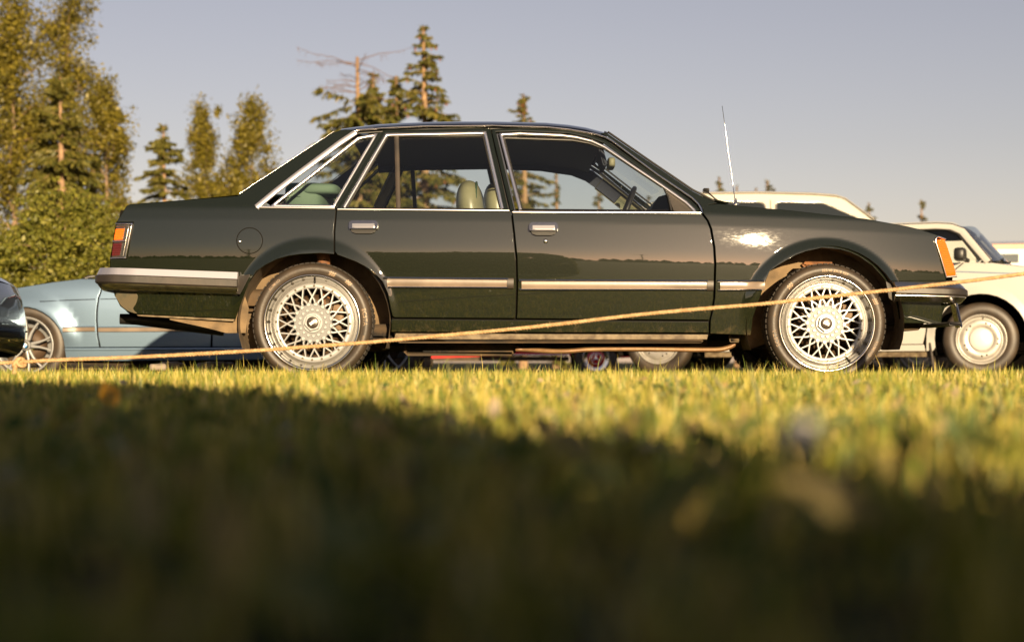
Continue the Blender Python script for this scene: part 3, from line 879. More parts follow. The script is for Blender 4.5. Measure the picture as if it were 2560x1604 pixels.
bumper('rear_bumper', rear_path, [
    ('bumper_top', 'brushed', [(-0.01, zpx(667)), (0.020, zpx(667.5)), (0.027, zpx(675)), (0.036, zpx(685)), (0.02, zpx(687)), (-0.01, zpx(687))]),
    ('bumper_rubber', 'rubber', [(0.0, zpx(684.5)), (0.036, zpx(684.5)), (0.044, zpx(687)), (0.045, zpx(703)), (0.036, zpx(707)), (0.0, zpx(707))]),
    ('bumper_lower', 'chrome_worn', [(0.0, zpx(706)), (0.032, zpx(706.5)), (0.031, zpx(710)), (0.014, zpx(720)), (0.004, zpx(723)), (-0.01, zpx(723))])], -0.038, xr)
xf = (2425 - 1280) * K
yf0 = DC + 0.045
front_path = [((2240 - 1280) * K, yf0), ((2330 - 1280) * K, yf0 + 0.012), ((2385 - 1280) * K, yf0 + 0.030), (xf - 0.06, yf0 + 0.052), (xf - 0.025, yf0 + 0.085), (xf - 0.005, yf0 + 0.13), (xf + 0.02, yf0 + 0.3), (xf + 0.03, DC + HW)]
bumper('front_bumper', front_path, [
    ('bumper_top', 'chrome_worn', [(-0.02, zpx(703)), (0.006, zpx(703)), (0.022, zpx(710)), (0.030, zpx(716)), (0.016, zpx(718)), (-0.02, zpx(718))]),
    ('bumper_rubber', 'rubber', [(0.0, zpx(714)), (0.026, zpx(714)), (0.040, zpx(719)), (0.042, zpx(731)), (0.034, zpx(736)), (0.0, zpx(737))]),
    ('bumper_lower', 'chrome_worn', [(0.0, zpx(735)), (0.032, zpx(735.5)), (0.032, zpx(738)), (0.008, zpx(751)), (-0.02, zpx(753)), (-0.02, zpx(737))])], -0.02, (2240 - 1280) * K)
# bumper ends against the wheel arches
for far in (False, True):
    pe = [[(578, 696), (592, 690), (626, 685), (622, 694), (600, 737), (566, 721)], [(2214, 702), (2232, 712), (2244, 724), (2250, 744), (2236, 756), (2222, 745)]]
    for q, of in zip(pe, (-0.046, -0.012)):
        panel(S, 'bumper_end', q, M['rubber'], car, off=of, step=10, gap=0.5, lip=0.05, far=far)
# paint worn to filler at the tail corner
panel(S, 'worn_patch', crom([(288, 738), (300, 727), (330, 726), (344, 738), (341, 757), (333, 772), (343, 783), (322, 778), (303, 764), (294, 750)], 4, True), mat('bare_filler', (0.065, 0.05, 0.024), 0.5, coat=0.3, c2=(0.035, 0.035, 0.02), scale=16, lo=0.48, hi=0.62), car, off=-0.0012, step=6, gap=0.2, lip=0.001, label='bare worn patch on the tail corner')
panel(S, 'lower_seam', [(339, 783), (590, 795), (583, 803), (345, 790)], M['sillm'], car, off=0.02, step=10, gap=0.3)

# lamps
for far in (False, True):
    tl = panel(S, 'tail_lamp', [(291, 558), (330, 558), (315, 645), (277, 646)], M['trim_black'], car, off=0.006, step=10, far=far)
    panel(S, 'amber_lens', [(289, 572), (312, 571), (307, 599), (284, 600)], M['amber'], tl, off=0.000, step=6, gap=0.4, far=far)
    panel(S, 'red_lens', [(282, 608), (306, 607), (300, 639), (279, 640)], M['red'], tl, off=0.000, step=6, gap=0.4, far=far)
    strip(S, 'lamp_bezel', [(289, 559.5), (330.5, 559.5), (314.5, 644), (276, 645.5)], 4.5, 0.008, M['chrome'], tl, off=-0.001, far=far)
    strip(S, 'lamp_bezel', [(290, 566), (322, 566), (308, 640)], 2.5, 0.004, M['chrome_worn'], tl, off=0.0, far=far)
    strip(S, 'lamp_bar', [(282, 603.5), (315, 602.5)], 5, 0.007, M['chrome'], tl, off=-0.001, far=far)
    il = panel(S, 'indicator_lamp', crom([(2342, 603), (2350, 599), (2362, 601), (2377, 643), (2390, 684), (2378, 688), (2366, 688.5), (2354, 645)], 3, True), M['amber'], car, off=-0.004, step=6, gap=0.4, lip=0.03, far=far)
    strip(S, 'lamp_bezel', [(2366, 694), (2352, 645), (2338.5, 603), (2340, 595), (2346, 591.5), (2364, 598)], 4.5, 0.006, M['chrome'], il, off=-0.004, far=far)
    strip(S, 'lamp_bezel', [(2366, 692), (2392, 690)], 6, 0.006, M['chrome_worn'], il, off=0.0, far=far)
# fuel flap and lock
ff = panel(S, 'fuel_flap', [(624 + 31 * math.cos(2 * math.pi * i / 40), 601.6 + 31 * math.sin(2 * math.pi * i / 40)) for i in range(40)], M['green'], car, off=-0.0015, step=7, gap=0.8, lip=0.006)
strip(S, 'flap_groove', [(624 + 32.3 * math.cos(2 * math.pi * i / 48), 601.6 + 32.3 * math.sin(2 * math.pi * i / 48)) for i in range(48)], 2.6, 0.0012, M['gap'], ff, closed=True, n=4)
pk = S.pos([(599, 604)])[0]
superellipsoid(pk + (0, -0.003, 0), (0.010, 0.006, 0.008), 0.9, 12, 8).build('flap_catch', M['chrome_worn'], ff, origin=CO)
# door handles
mat_flap = mat('handle_flap_chrome', (0.55, 0.53, 0.53), 0.3, 1.0)
SH = PxSurf(DC, lambda x, z: Ycar(x, z) + 0.24 * (np.asarray(z) - 0.825), DC + HW, CO)
def handle(door, u0, v0, u1, v1, far=False):
    q = [(u0, v0 + 16), (u0 + 1, v0 + 5), (u0 + 7, v0), (u1 - 7, v0), (u1 - 1, v0 + 5), (u1, v0 + 16), (u1 - 2, v0 + 22), (u0 + 2, v0 + 22)]
    h = panel(SH, 'door_handle', q, M['handle'], door, off=-0.026, step=6, gap=0.4, lip=0.027, far=far)
    panel(SH, 'handle_flap', [(u0 + 8, v0 + 7), (u1 - 8, v0 + 7), (u1 - 8, v0 + 20), (u0 + 8, v0 + 20)], mat_flap, h, off=-0.0285, step=8, gap=0.9, lip=0.004, far=far)
    q2 = [(u0 + 4, v0 + 21), (u1 - 4, v0 + 21), (u1 - 8, v0 + 30), (u1 - 18, v0 + 34), (u0 + 18, v0 + 34), (u0 + 8, v0 + 30)]
    panel(SH, 'handle_recess', q2, M['trim_black'], h, off=-0.006, step=6, gap=0.4, lip=0.006, far=far)
for far in (False, True):
    pass
doors = {}
for o in car.children:
    doors.setdefault(o.name.split('.')[0], []).append(o)
for i, far in enumerate((False, True)):
    handle(doors['rear_door'][i], 871, 550, 945, 585, far)
    handle(doors['front_door'][i], 1322, 554.5, 1396, 590, far)
pk = S.pos([(1364, 603)])[0]
MB().lathe([(0.0, -0.010), (0.008, -0.0095), (0.0115, -0.006), (0.0125, 0.004)], 20).build('door_lock', M['chrome'], doors['front_door'][0], loc=tuple(pk - CO))
# aerial and wipers
a0 = S.pos([(1841, 511)])[0] + (0, 0.03, 0); a1 = a0.copy(); a1[0] += -34 * K; a1[2] += 250 * K
ae = MB().tube([a0 + (a1 - a0) * t for t in np.linspace(0.03, 1, 6)], [0.0026, 0.0024, 0.0022, 0.0019, 0.0016, 0.0013], 6).build('aerial', M['chrome'], car, origin=CO)
MB().lathe([(0.018, 0), (0.017, 0.008), (0.010, 0.016), (0.006, 0.030), (0.0045, 0.036)], 16).build('aerial_base', M['chrome_worn'], ae, loc=tuple(a0 - CO), rot=(R(90), 0, 0))
for off_y in (0.22, 0.95):
    b = MB(); p0 = P3(1788, 505, DC + off_y); p1 = P3(1765, 486, DC + off_y + .02)
    b.box(p1 + (0, 0, 0.02), (0.016, 0.02, 0.012), None, 0.004); b.tube([p1 + (0, 0, .02), p1 + (0.03, 0.03, 0.0), p0 + (0.045, 0.05, -0.01)], 0.004, 6)
    b.tube([p1 + (-0.02, 0.0, 0.0), p1 + (-0.01, 0.35, 0.05)], 0.005, 6)
    b.build('wiper', M['trim_black'], car, origin=CO)

# wheel wells, floor and running gear
def well(uc, vc, r, z0, shade=None):
    for side in (0, 1):
        cx = (uc - 1280) * K; cz = zpx(vc)
        ang0, ang1 = R(-118), R(118)
        b = MB(); rows = []
        for i in range(29):
            a = ang0 + (ang1 - ang0) * i / 28
            rows.append([(cx + r * math.sin(a), y, max(z0, cz + r * math.cos(a))) for y in (DC + 0.028, DC + 0.15, DC + 0.32)])
        b.grid(rows)
        b.grid([[(cx, DC + 0.32, cz)] * 1 + [rows[i][2]] for i in range(29)])
        if side: b.v = [(p[0], 2 * (DC + HW) - p[1], p[2]) for p in b.v]
        b.build('wheel_well', M['liner'], car, origin=CO)
well(783, 806, 0.395, 0.175)
well(2066, 810, 0.41, 0.175)
b = MB(); yc = DC + HW
b.box((0.02, yc, 0.265), (1.00, 0.74, 0.045), None, 0.02)
b.box((0.0, yc, 0.22), (1.0, 0.16, 0.05), None, 0.03)
b.build('floor_pan', M['under'], car, origin=CO)
b = MB(); b.box((-1.62, yc, 0.44), (0.34, 0.62, 0.06), None, 0.03); b.build('boot_floor', M['under'], car, origin=CO)
b = MB(); b.box((1.95, yc, 0.36), (0.25, 0.62, 0.08), None, 0.03); b.build('front_crossmember', M['under'], car, origin=CO)
b = MB(); b.box((1.2, yc, 0.33), (0.5, 0.35, 0.14), None, 0.04); b.build('engine_sump', M['under'], car, origin=CO)
b = MB(); b.tube([(-1.03, DC + 0.25, 0.31), (-1.03, DC + 2 * HW - .25, 0.31)], 0.045, 10); superellipsoid((-1.03, yc, 0.31), (0.14, 0.16, 0.13), .9).build('differential', M['under'], car, origin=CO)
b.build('rear_axle', M['under'], car, origin=CO)
b = MB(); b.tube([(1.63, DC + 0.25, 0.29), (1.63, DC + 2 * HW - .25, 0.29)], 0.035, 10); b.build('front_axle', M['under'], car, origin=CO)
for dy in (0.16, 2 * HW - .16):
    b = MB(); b.tube([(-0.98, DC + dy, 0.36), (-1.0, DC + dy, 0.78)], 0.035, 10); b.build('rear_damper', M['rust'], car, origin=CO)
    b = MB(); b.tube([(1.62, DC + dy + .06, 0.30), (1.60, DC + dy + .08, 0.60)], 0.05, 10); b.box((1.61, DC + dy, 0.62), (0.085, 0.05, 0.018), None, 0.015); b.build('front_strut', M['rust'], car, origin=CO)
for dy in (0.10, 2 * HW - .10):     # inner sills
    b = MB(); b.box((0.2, DC + dy + .03, 0.245), (0.80, 0.05, 0.035), None, 0.01); b.build('inner_sill', M['under'], car, origin=CO)
b = MB(); b.box((-0.28, DC + 0.42, 0.200), (0.30, 0.14, 0.056), None, 0.02); b.build('rear_silencer', M['under'], car, origin=CO)
b = MB(); b.box((0.56, DC + 0.55, 0.215), (0.50, 0.16, 0.042), None, 0.02); b.build('gearbox', M['under'], car, origin=CO)
pp = [P3(1846, 838, DC + .2), P3(1838, 858, DC + .2), P3(1815, 870, DC + .2), P3(1770, 874, DC + .2), P3(1600, 872, DC + .2), P3(1480, 873, DC + .2), P3(1400, 878, DC + .2), P3(1290, 872, DC + .25)]
MB().tube([Vector(p) for p in crom([tuple(p) for p in pp], 5)], 0.013, 8).build('exhaust_pipe', M['pipe'], car, origin=CO)
b = MB(); b.box(P3(1836, 845, DC + .17), (0.028, 0.03, 0.022), None, 0.006); b.build('exhaust_bracket', M['sillm'], car, origin=CO)
# rear valance box and tail pipe
b = MB(); rows = []
for y in (DC + 0.10, DC + 0.45):
    rows.append([P3(424, 799, y), P3(520, 820, y), P3(565, 832, y), P3(614, 832, y), P3(622, 770, y), P3(600, 700, y), P3(430, 740, y)])
b.grid(rows, wrap=True); b.f.append((0, 1, 2, 3, 4, 5, 6)); b.build('rear_box_section', M['liner'], car, smooth=False, origin=CO)
b = MB(); b.tube([P3(300, 797, DC + .35), P3(340, 798, DC + .36), P3(430, 808, DC + .4), P3(560, 826, DC + .42)], [0.028, 0.03, 0.034, 0.03], 12); b.build('tail_pipe', M['trim_black'], car, origin=CO)
b = MB(); b.tube([P3(614, 700, DC + .06), P3(611, 730, DC + .07), P3(605, 748, DC + .07)], 0.006, 6); b.tube([P3(632, 690, DC + .05), P3(620, 706, DC + .07), P3(606, 738, DC + .06)], 0.005, 6); b.build('loose_cable', M['trim_black'], car, origin=CO)
# bracket under the front bumper
b = MB(); b.box(P3(2391, 788, DC + .10), (0.007, 0.05, 0.066), Matrix.Rotation(R(-12), 3, 'Y'), 0.004); b.build('number_plate_edge', M['handle'], car, origin=CO)
b = MB(); b.box(P3(2350, 812, DC + .14), (0.03, 0.30, 0.010), None, 0.005); b.build('front_undertray', M['trim_black'], car, origin=CO)

# interior
def cushion(name, c, h, m, e=0.5, rot=None, parent=car):
    b = superellipsoid((0, 0, 0), h, e, 24, 16)
    if rot is not None: b.v = [tuple(rot @ Vector(p)) for p in b.v]
    b.v = [tuple(np.array(p) + c) for p in b.v]
    return b.build(name, m, parent, origin=CO)
def kp(u, v, y): return P3(u, v, y)
for (u, y, nm) in ((1178, DC + 0.46, 'front_seat'), (1243, DC + 1.26, 'front_seat')):
    c = kp(u, 503, y)
    s_ = cushion(nm, c + np.array((0.0, 0, -0.06)), (0.080, 0.23, 0.170), M['seat'], 0.85, Matrix.Rotation(R(-6), 3, 'Y'))
    cushion('seat_back', c + np.array((-0.03, 0, -0.40)), (0.085, 0.26, 0.34), M['seat'], 0.5, Matrix.Rotation(R(-12), 3, 'Y'), s_)
    cushion('seat_base', c + np.array((0.25, 0, -0.58)), (0.27, 0.26, 0.10), M['seat'], 0.5, None, s_)
    ring = []
    for i in range(40):
        a = 2 * math.pi * i / 40
        f = lambda q, p: math.copysign(abs(q) ** p, q)
        ring.append(c + np.array((0.030 + 0.0, 0.205 * f(math.cos(a), .85), -0.06 + 0.160 * f(math.sin(a), .85))))
    MB().tube(ring + [ring[0]], 0.006, 6, False).build('seat_piping', M['piping'], s_, origin=CO)
cushion('rear_seat', kp(790, 520, DC + HW), (0.12, 0.60, 0.10), M['velour'], 0.4)
for dy in (0.40, 1.33): cushion('rear_headrest', kp(803, 478, DC + dy) , (0.105, 0.15, 0.034), M['velour'], 0.55)
b = MB(); b.box(kp(735, 516, DC + HW), (0.12, 0.60, 0.008), None, 0.005); b.build('parcel_shelf', M['velour'], car, origin=CO)
b = MB(); rows = []
for y in (DC + 0.10, DC + 2 * HW - 0.10):
    rows.append([kp(1800, 524, DC + .5) * (1, 0, 1) + (0, y, 0), kp(1720, 506, DC + .5) * (1, 0, 1) + (0, y, 0), kp(1655, 503, DC + .5) * (1, 0, 1) + (0, y, 0), kp(1630, 510, DC + .5) * (1, 0, 1) + (0, y, 0), kp(1612, 540, DC + .5) * (1, 0, 1) + (0, y, 0), kp(1620, 640, DC + .5) * (1, 0, 1) + (0, y, 0)])
b.grid(rows); b.build('dashboard', M['dash'], car, smooth=False, origin=CO)
rp = []
cst = kp(1556, 545, DC + 1.27)
tl_ = Matrix.Rotation(R(22), 3, 'Y')
for i in range(33):
    a = 2 * math.pi * i / 32
    rp.append(cst + np.array(tl_ @ Vector((0, 0.19 * math.cos(a), 0.19 * math.sin(a)))))
b = MB().tube(rp, 0.014, 8, False)
b.tube([cst + np.array(tl_ @ Vector((0, -0.18, 0))), cst + np.array(tl_ @ Vector((0.03, 0, 0))), cst + np.array(tl_ @ Vector((0, 0.18, 0)))], 0.012, 8)
b.build('steering_wheel', M['trim_black'], car, origin=CO)
for dy in (0.42, 1.30):
    b = MB(); b.box(kp(1503, 398, DC + dy), (0.012, 0.17, 0.055), Matrix.Rotation(R(-15), 3, 'Y'), 0.006); b.build('sun_visor', M['liner_roof'], car, origin=CO)
cushion('rear_view_mirror', kp(1527, 410, DC + HW), (0.022, 0.11, 0.03), M['intrim'], 0.5)
# trim on the inside of the far side's posts
strip(S, 'post_trim', [(1532, 388), (1590, 428), (1665, 482), (1735, 540)], 40, 0.02, M['intrim'], car, off=0.03, far=True, flat=True)
strip(S, 'post_trim', [(846, 520), (958, 338)], 24, 0.015, M['intrim'], car, off=0.03, far=True, flat=True)
strip(S, 'post_trim', [(1276, 540), (1231, 330)], 38, 0.015, M['liner_roof'], car, off=0.03, far=True, flat=True)
strip(S, 'post_trim', [(1276, 540), (1231, 330)], 30, 0.012, M['liner_roof'], car, off=0.035, flat=True)
strip(S, 'roof_side_trim', [(895, 345), (1000, 338), (1231, 335), (1364, 340), (1455, 352), (1500, 368), (1545, 396), (1590, 428)], 34, 0.01, M['liner_roof'], car, off=0.03, far=True, flat=True)
b = panel(S, 'pillar_lining', [(646, 516), (745, 438), (850, 360), (890, 338), (862, 326), (833, 334), (602, 486)], M['liner_roof'], car, off=0.03, bevel=False, step=25, far=True)
for far in (False, True):
    panel(S, 'door_lining', [(700, 524), (700, 590), (1000, 625), (1740, 625), (1750, 536)], M['dash'], car, off=0.07, bevel=False, step=60, far=far)

# wheels
bbs_meshes()
wr = bbs_wheel(car, tuple(np.array(((780 - 1280) * K, DC + 0.008, zpx(806))) - CO), False, R(9), R(-38), [
    ('ECSTA', 0.030, 0.2745, 84, 'letter_pale', 0.004), ('PS71', 0.013, 0.2745, 107, 'letter', 0.01), ('KUMHO', 0.020, 0.277, -45, 'letter', 0.004)], R(2))
checker(wr, 0.262, 19, 4, 6, 0.0055, 'letter_pale'); checker(wr, 0.268, 39, 4, 6, 0.0055, 'letter_pale')
wf = bbs_wheel(car, tuple(np.array(((2069 - 1280) * K, DC + 0.020, zpx(808))) - CO), False, R(3), R(26), [
    ('ECSTA', 0.030, 0.2745, -106, 'letter', 0.004), ('PS71', 0.013, 0.2745, -80, 'letter', 0.01), ('KUMHO', 0.024, 0.2745, 119, 'letter', 0.004),
    ('225/40 ZR18 92Y', 0.0185, 0.2745, 9, 'letter_pale', 0.022)], R(148))
checker(wf, 0.262, -48, 4, 6, 0.0055, 'letter_pale'); checker(wf, 0.264, 62, 4, 6, 0.0055, 'letter_pale')
yfw = 2 * (DC + HW)
bbs_wheel(car, tuple(np.array(((780 - 1280) * K, yfw - DC - 0.008, zpx(806))) - CO), True, R(5))
bbs_wheel(car, tuple(np.array(((2069 - 1280) * K, yfw - DC - 0.02, zpx(808))) - CO), True, R(11))
# ---------------------------------------------------------------- ground
def ground_z(x, y):
    x = np.asarray(x, float); y = np.asarray(y, float)
    s1 = sm((y - 3.2) / 2.0) * (1 - sm((y - 7.6) / 0.7)) * 0.022
    d1 = -0.15 * sm((y - 10.5) / 10.0)
    d2 = -0.075 * sm((1.2 - x) / 3.0) * sm((y - 10.4) / 2.0)
    return s1 + d1 + d2 + 0.006 * np.sin(x * 2.1 + 0.6) * np.sin(y * 1.7) * (1 - sm((np.abs(y - 8.9) - 0.2) / 1.2) * 0) * np.where((y > 8.2) & (y < 10.4), 0, 1)

def axis_pts(lim, dense, step):
    a = list(np.arange(-dense, dense + 1e-6, step)); s = step
    q = dense
    while q < lim:
        s *= 1.35; q += s; a.append(q); a.insert(0, -q)
    return np.array(a)
gx = axis_pts(2500, 8, 0.4); gy = axis_pts(2500, 22, 0.4)
rows = [[(x, y, float(ground_z(x, y))) for x in gx] for y in gy]
b = MB().grid(rows)
mg, t, p = new_mat('turf_soil')
L = t.links.new
tc = t.nodes.new("ShaderNodeTexCoord")
n1 = t.nodes.new("ShaderNodeTexNoise"); n1.inputs['Scale'].default_value = 0.35; n1.inputs['Detail'].default_value = 8
n2 = t.nodes.new("ShaderNodeTexNoise"); n2.inputs['Scale'].default_value = 40; n2.inputs['Detail'].default_value = 6
L(tc.outputs['Object'], n1.inputs['Vector']); L(tc.outputs['Object'], n2.inputs['Vector'])
mm = t.nodes.new("ShaderNodeMath"); mm.operation = 'MULTIPLY_ADD'; mm.inputs[1].default_value = 0.5
L(n2.outputs['Fac'], mm.inputs[0]); 
hm = t.nodes.new("ShaderNodeMath"); hm.operation = 'MULTIPLY'; hm.inputs[1].default_value = 0.5
L(n1.outputs['Fac'], hm.inputs[0]); L(hm.outputs[0], mm.inputs[2])
rp = t.nodes.new("ShaderNodeValToRGB")
rp.color_ramp.elements[0].position = 0.35; rp.color_ramp.elements[0].color = (0.010, 0.011, 0.006, 1)
rp.color_ramp.elements[1].position = 0.65; rp.color_ramp.elements[1].color = (0.035, 0.040, 0.015, 1)
L(mm.outputs[0], rp.inputs[0]); L(rp.outputs[0], p.inputs['Base Color']); p.inputs['Roughness'].default_value = 0.95
p.inputs['Specular IOR Level'].default_value = 0.1
bp = t.nodes.new("ShaderNodeBump"); bp.inputs['Strength'].default_value = 0.8; bp.inputs['Distance'].default_value = 0.03
L(n2.outputs['Fac'], bp.inputs['Height']); L(bp.outputs[0], p.inputs['Normal'])
g = b.build('ground', mg); tag(g, 'mown turf of the showground', None, kind='structure')

# ---------------------------------------------------------------- grass
def big_mesh(name, V, Fq, m, smooth=False):
    """triangles / quads from numpy arrays"""
    me = bpy.data.meshes.new(name)
    nv = len(V); nf, k = Fq.shape
    me.vertices.add(nv); me.vertices.foreach_set('co', V.astype(np.float32).ravel())
    me.loops.add(nf * k); me.loops.foreach_set('vertex_index', Fq.astype(np.int32).ravel())
    me.polygons.add(nf)
    me.polygons.foreach_set('loop_start', np.arange(0, nf * k, k, dtype=np.int32))
    if smooth: me.polygons.foreach_set('use_smooth', np.ones(nf, bool))
    me.materials.append(m); me.update(calc_edges=True); me.validate()
    return me

def blades(x, y, h, wd, lean=0.45, z=None):
    n = len(x)
    z = ground_z(x, y) - 0.004 if z is None else z
    a = rng.uniform(0, 2 * np.pi, n); l = rng.normal(0, lean, n)
    face = rng.uniform(0, 2 * np.pi, n)
    wx, wy = np.cos(face) * wd / 2, np.sin(face) * wd / 2
    dx, dy = np.cos(a) * np.sin(l) * h, np.sin(a) * np.sin(l) * h
    hz = h * np.cos(l)
    V = np.zeros((n, 5, 3))
    V[:, 0] = np.stack([x - wx, y - wy, z], 1); V[:, 1] = np.stack([x + wx, y + wy, z], 1)
    mx, my, mz = x + dx * 0.35, y + dy * 0.35, z + hz * 0.6
    V[:, 2] = np.stack([mx + wx * .8, my + wy * .8, mz], 1); V[:, 3] = np.stack([mx - wx * .8, my - wy * .8, mz], 1)
    V[:, 4] = np.stack([x + dx, y + dy, z + hz], 1)
    b0 = np.arange(n)[:, None] * 5
    T = np.concatenate([b0 + np.array([0, 1, 2]), b0 + np.array([0, 2, 3]), b0 + np.array([3, 2, 4])], 0)
    return V.reshape(-1, 3), T

M['grass'] = leaf_mat('grass_blades', [(0.0, (0.040, 0.085, 0.018)), (0.32, (0.13, 0.18, 0.030)), (0.57, (0.32, 0.295, 0.045)), (0.78, (0.55, 0.42, 0.12)), (1.0, (0.66, 0.52, 0.26))], 0.22, 0.45, 1.6, 0.35)
def wedge(n, y0, y1, side=0.35, marg=0.25):
    yy = np.sqrt(rng.uniform(y0 * y0, y1 * y1, n)); xx = rng.uniform(-1, 1, n) * (yy * side + marg)
    return xx, yy
def density_keep(x, y, f=2.3, lo=0.25):
    v = 0.5 + 0.5 * np.sin(x * f + 1.3 * np.sin(y * f * .7)) * np.sin(y * f * 1.1 + np.sin(x * f * .8))
    return rng.uniform(0, 1, len(x)) < lo + (1 - lo) * v
parts_v = []; parts_t = []; nvert = 0
def put(x, y, h, wd, lean=0.45):
    global nvert
    V, T = blades(x, y, h, wd, lean)
    parts_v.append(V); parts_t.append(T + nvert); nvert += len(V)
def tufts(n, per, y0, y1, side, marg, spread, hs, wlo, whi, lean):
    """grass grows in uneven tufts with bare soil between"""
    cx, cy = wedge(n, y0, y1, side, marg)
    k = rng.poisson(per, n); x = np.repeat(cx, k) + rng.normal(0, spread, k.sum()); y = np.repeat(cy, k) + rng.normal(0, spread, k.sum())
    hh = np.repeat(rng.uniform(0.65, 1.3, n), k)
    if y1 < 3: hh = hh * (0.55 + 0.75 * (0.5 + 0.5 * np.sin(x * 31 + 2 * np.sin(y * 9)) * np.sin(y * 17 + 1.5 * np.sin(x * 14))))
    ok = y > 0.2
    if y1 < 3: ok &= (np.sin(x * 47 + 2.2 * np.sin(y * 19)) * np.sin(y * 33 + 1.7 * np.sin(x * 23)) > -0.28) | (rng.uniform(0, 1, len(x)) < .12)
    x, y, hh = x[ok], y[ok], hh[ok]
    put(x, y, (rng.gamma(9, hs / 9, len(x)) * hh).clip(0.010, hs * 1.9), rng.uniform(wlo, whi, len(x)), lean)
tufts(750, 22, 0.22, 2.6, 0.36, 0.15, 0.020, 0.038, 0.0030, 0.0068, 0.6)
x, y = wedge(5000, 0.22, 2.6, 0.36, 0.15); put(x, y, rng.gamma(8, 0.0030, len(x)).clip(0.008, 0.05), rng.uniform(0.002, 0.0045, len(x)), 0.8)
tufts(9000, 11, 2.5, 8.6, 0.36, 0.3, 0.022, 0.040, 0.0026, 0.0052, 0.45)
x, y = wedge(40000, 2.5, 8.6, 0.36, 0.3); put(x, y, rng.gamma(9, 0.0038, len(x)).clip(0.012, 0.065), rng.uniform(0.0024, 0.0048, len(x)), 0.5)
x = rng.uniform(-3.3, 3.3, 42000); y = rng.uniform(7.2, 8.75, 42000); put(x, y, rng.gamma(10, 0.0043, len(x)).clip(0.015, 0.07), rng.uniform(0.0024, 0.0045, len(x)), 0.45)
x, y = wedge(46000, 8.5, 24, 0.36, 0.5); put(x, y, rng.gamma(10, 0.0045, len(x)).clip(0.02, 0.08), rng.uniform(0.005, 0.009, len(x)), 0.42)
# loose taller stalks
x, y = wedge(900, 2.2, 8.4, 0.34, 0.1); put(x, y, rng.uniform(0.065, 0.105, len(x)), rng.uniform(0.002, 0.0035, len(x)), 0.3)
x, y = wedge(300, 7.3, 8.4, 0.34, 0.1); put(x, y, rng.uniform(0.08, 0.15, len(x)), rng.uniform(0.002, 0.003, len(x)), 0.35)
# outside the picture, for a step to either side
xs = rng.uniform(-1, 1, 40000); y = np.sqrt(rng.uniform(0.3, 100, 40000)); x = np.sign(xs) * (y * 0.36 + 0.3 + np.abs(xs) * 1.6); put(x, y, rng.gamma(10, 0.0044, len(x)).clip(0.015, 0.07), rng.uniform(0.003, 0.006, len(x)))
gr = bpy.data.objects.new('grass', big_mesh('grass', np.concatenate(parts_v), np.concatenate(parts_t), M['grass']))
link(gr); tag(gr, 'short turf grass with yellow and green blades', 'grass', kind='stuff')

# dead leaf scraps and clover leaves lying in the turf
xl, yl = wedge(900, 0.5, 4.5, 0.36, 0.1)
Cl = np.stack([xl, yl, ground_z(xl, yl) + rng.uniform(0.012, 0.05, len(xl))], 1)
M['litter'] = leaf_mat('dry_leaf_scraps', [(0.0, (0.04, 0.085, 0.025)), (0.55, (0.12, 0.14, 0.045)), (0.75, (0.34, 0.24, 0.11)), (1.0, (0.56, 0.50, 0.46))], 0.3, 0.5, 3.0)
nl = len(Cl); a_ = rng.normal(0, 1, (nl, 3)); a_ /= np.linalg.norm(a_, axis=1)[:, None]; b2 = np.cross(a_, rng.normal(0, 1, (nl, 3))); b2 /= np.linalg.norm(b2, axis=1)[:, None]
sz_ = rng.uniform(0.006, 0.020, nl)[:, None]
Vl = np.stack([Cl - a_ * sz_, Cl + b2 * sz_ * .5, Cl + a_ * sz_, Cl - b2 * sz_ * .5], 1).reshape(-1, 3)
xb, yb = wedge(150, 0.55, 2.2, 0.33, 0.05)
Cb = np.stack([xb, yb, ground_z(xb, yb) + rng.uniform(0.015, 0.05, 150)], 1)
a3 = rng.normal(0, 1, (150, 3)); a3 /= np.linalg.norm(a3, axis=1)[:, None]; b3 = np.cross(a3, rng.normal(0, 1, (150, 3))); b3 /= np.linalg.norm(b3, axis=1)[:, None]
s3 = rng.uniform(0.014, 0.036, 150)[:, None]
Vl = np.concatenate([Vl, np.stack([Cb - a3 * s3, Cb + b3 * s3 * .35, Cb + a3 * s3, Cb - b3 * s3 * .35], 1).reshape(-1, 3)]); nl += 150
lt = ob_me('leaf_litter', big_mesh('leaf_litter', Vl, np.arange(nl * 4).reshape(nl, 4), M['litter']))
tag(lt, 'dry leaf scraps and small clover leaves scattered in the turf', 'leaf litter', kind='stuff')
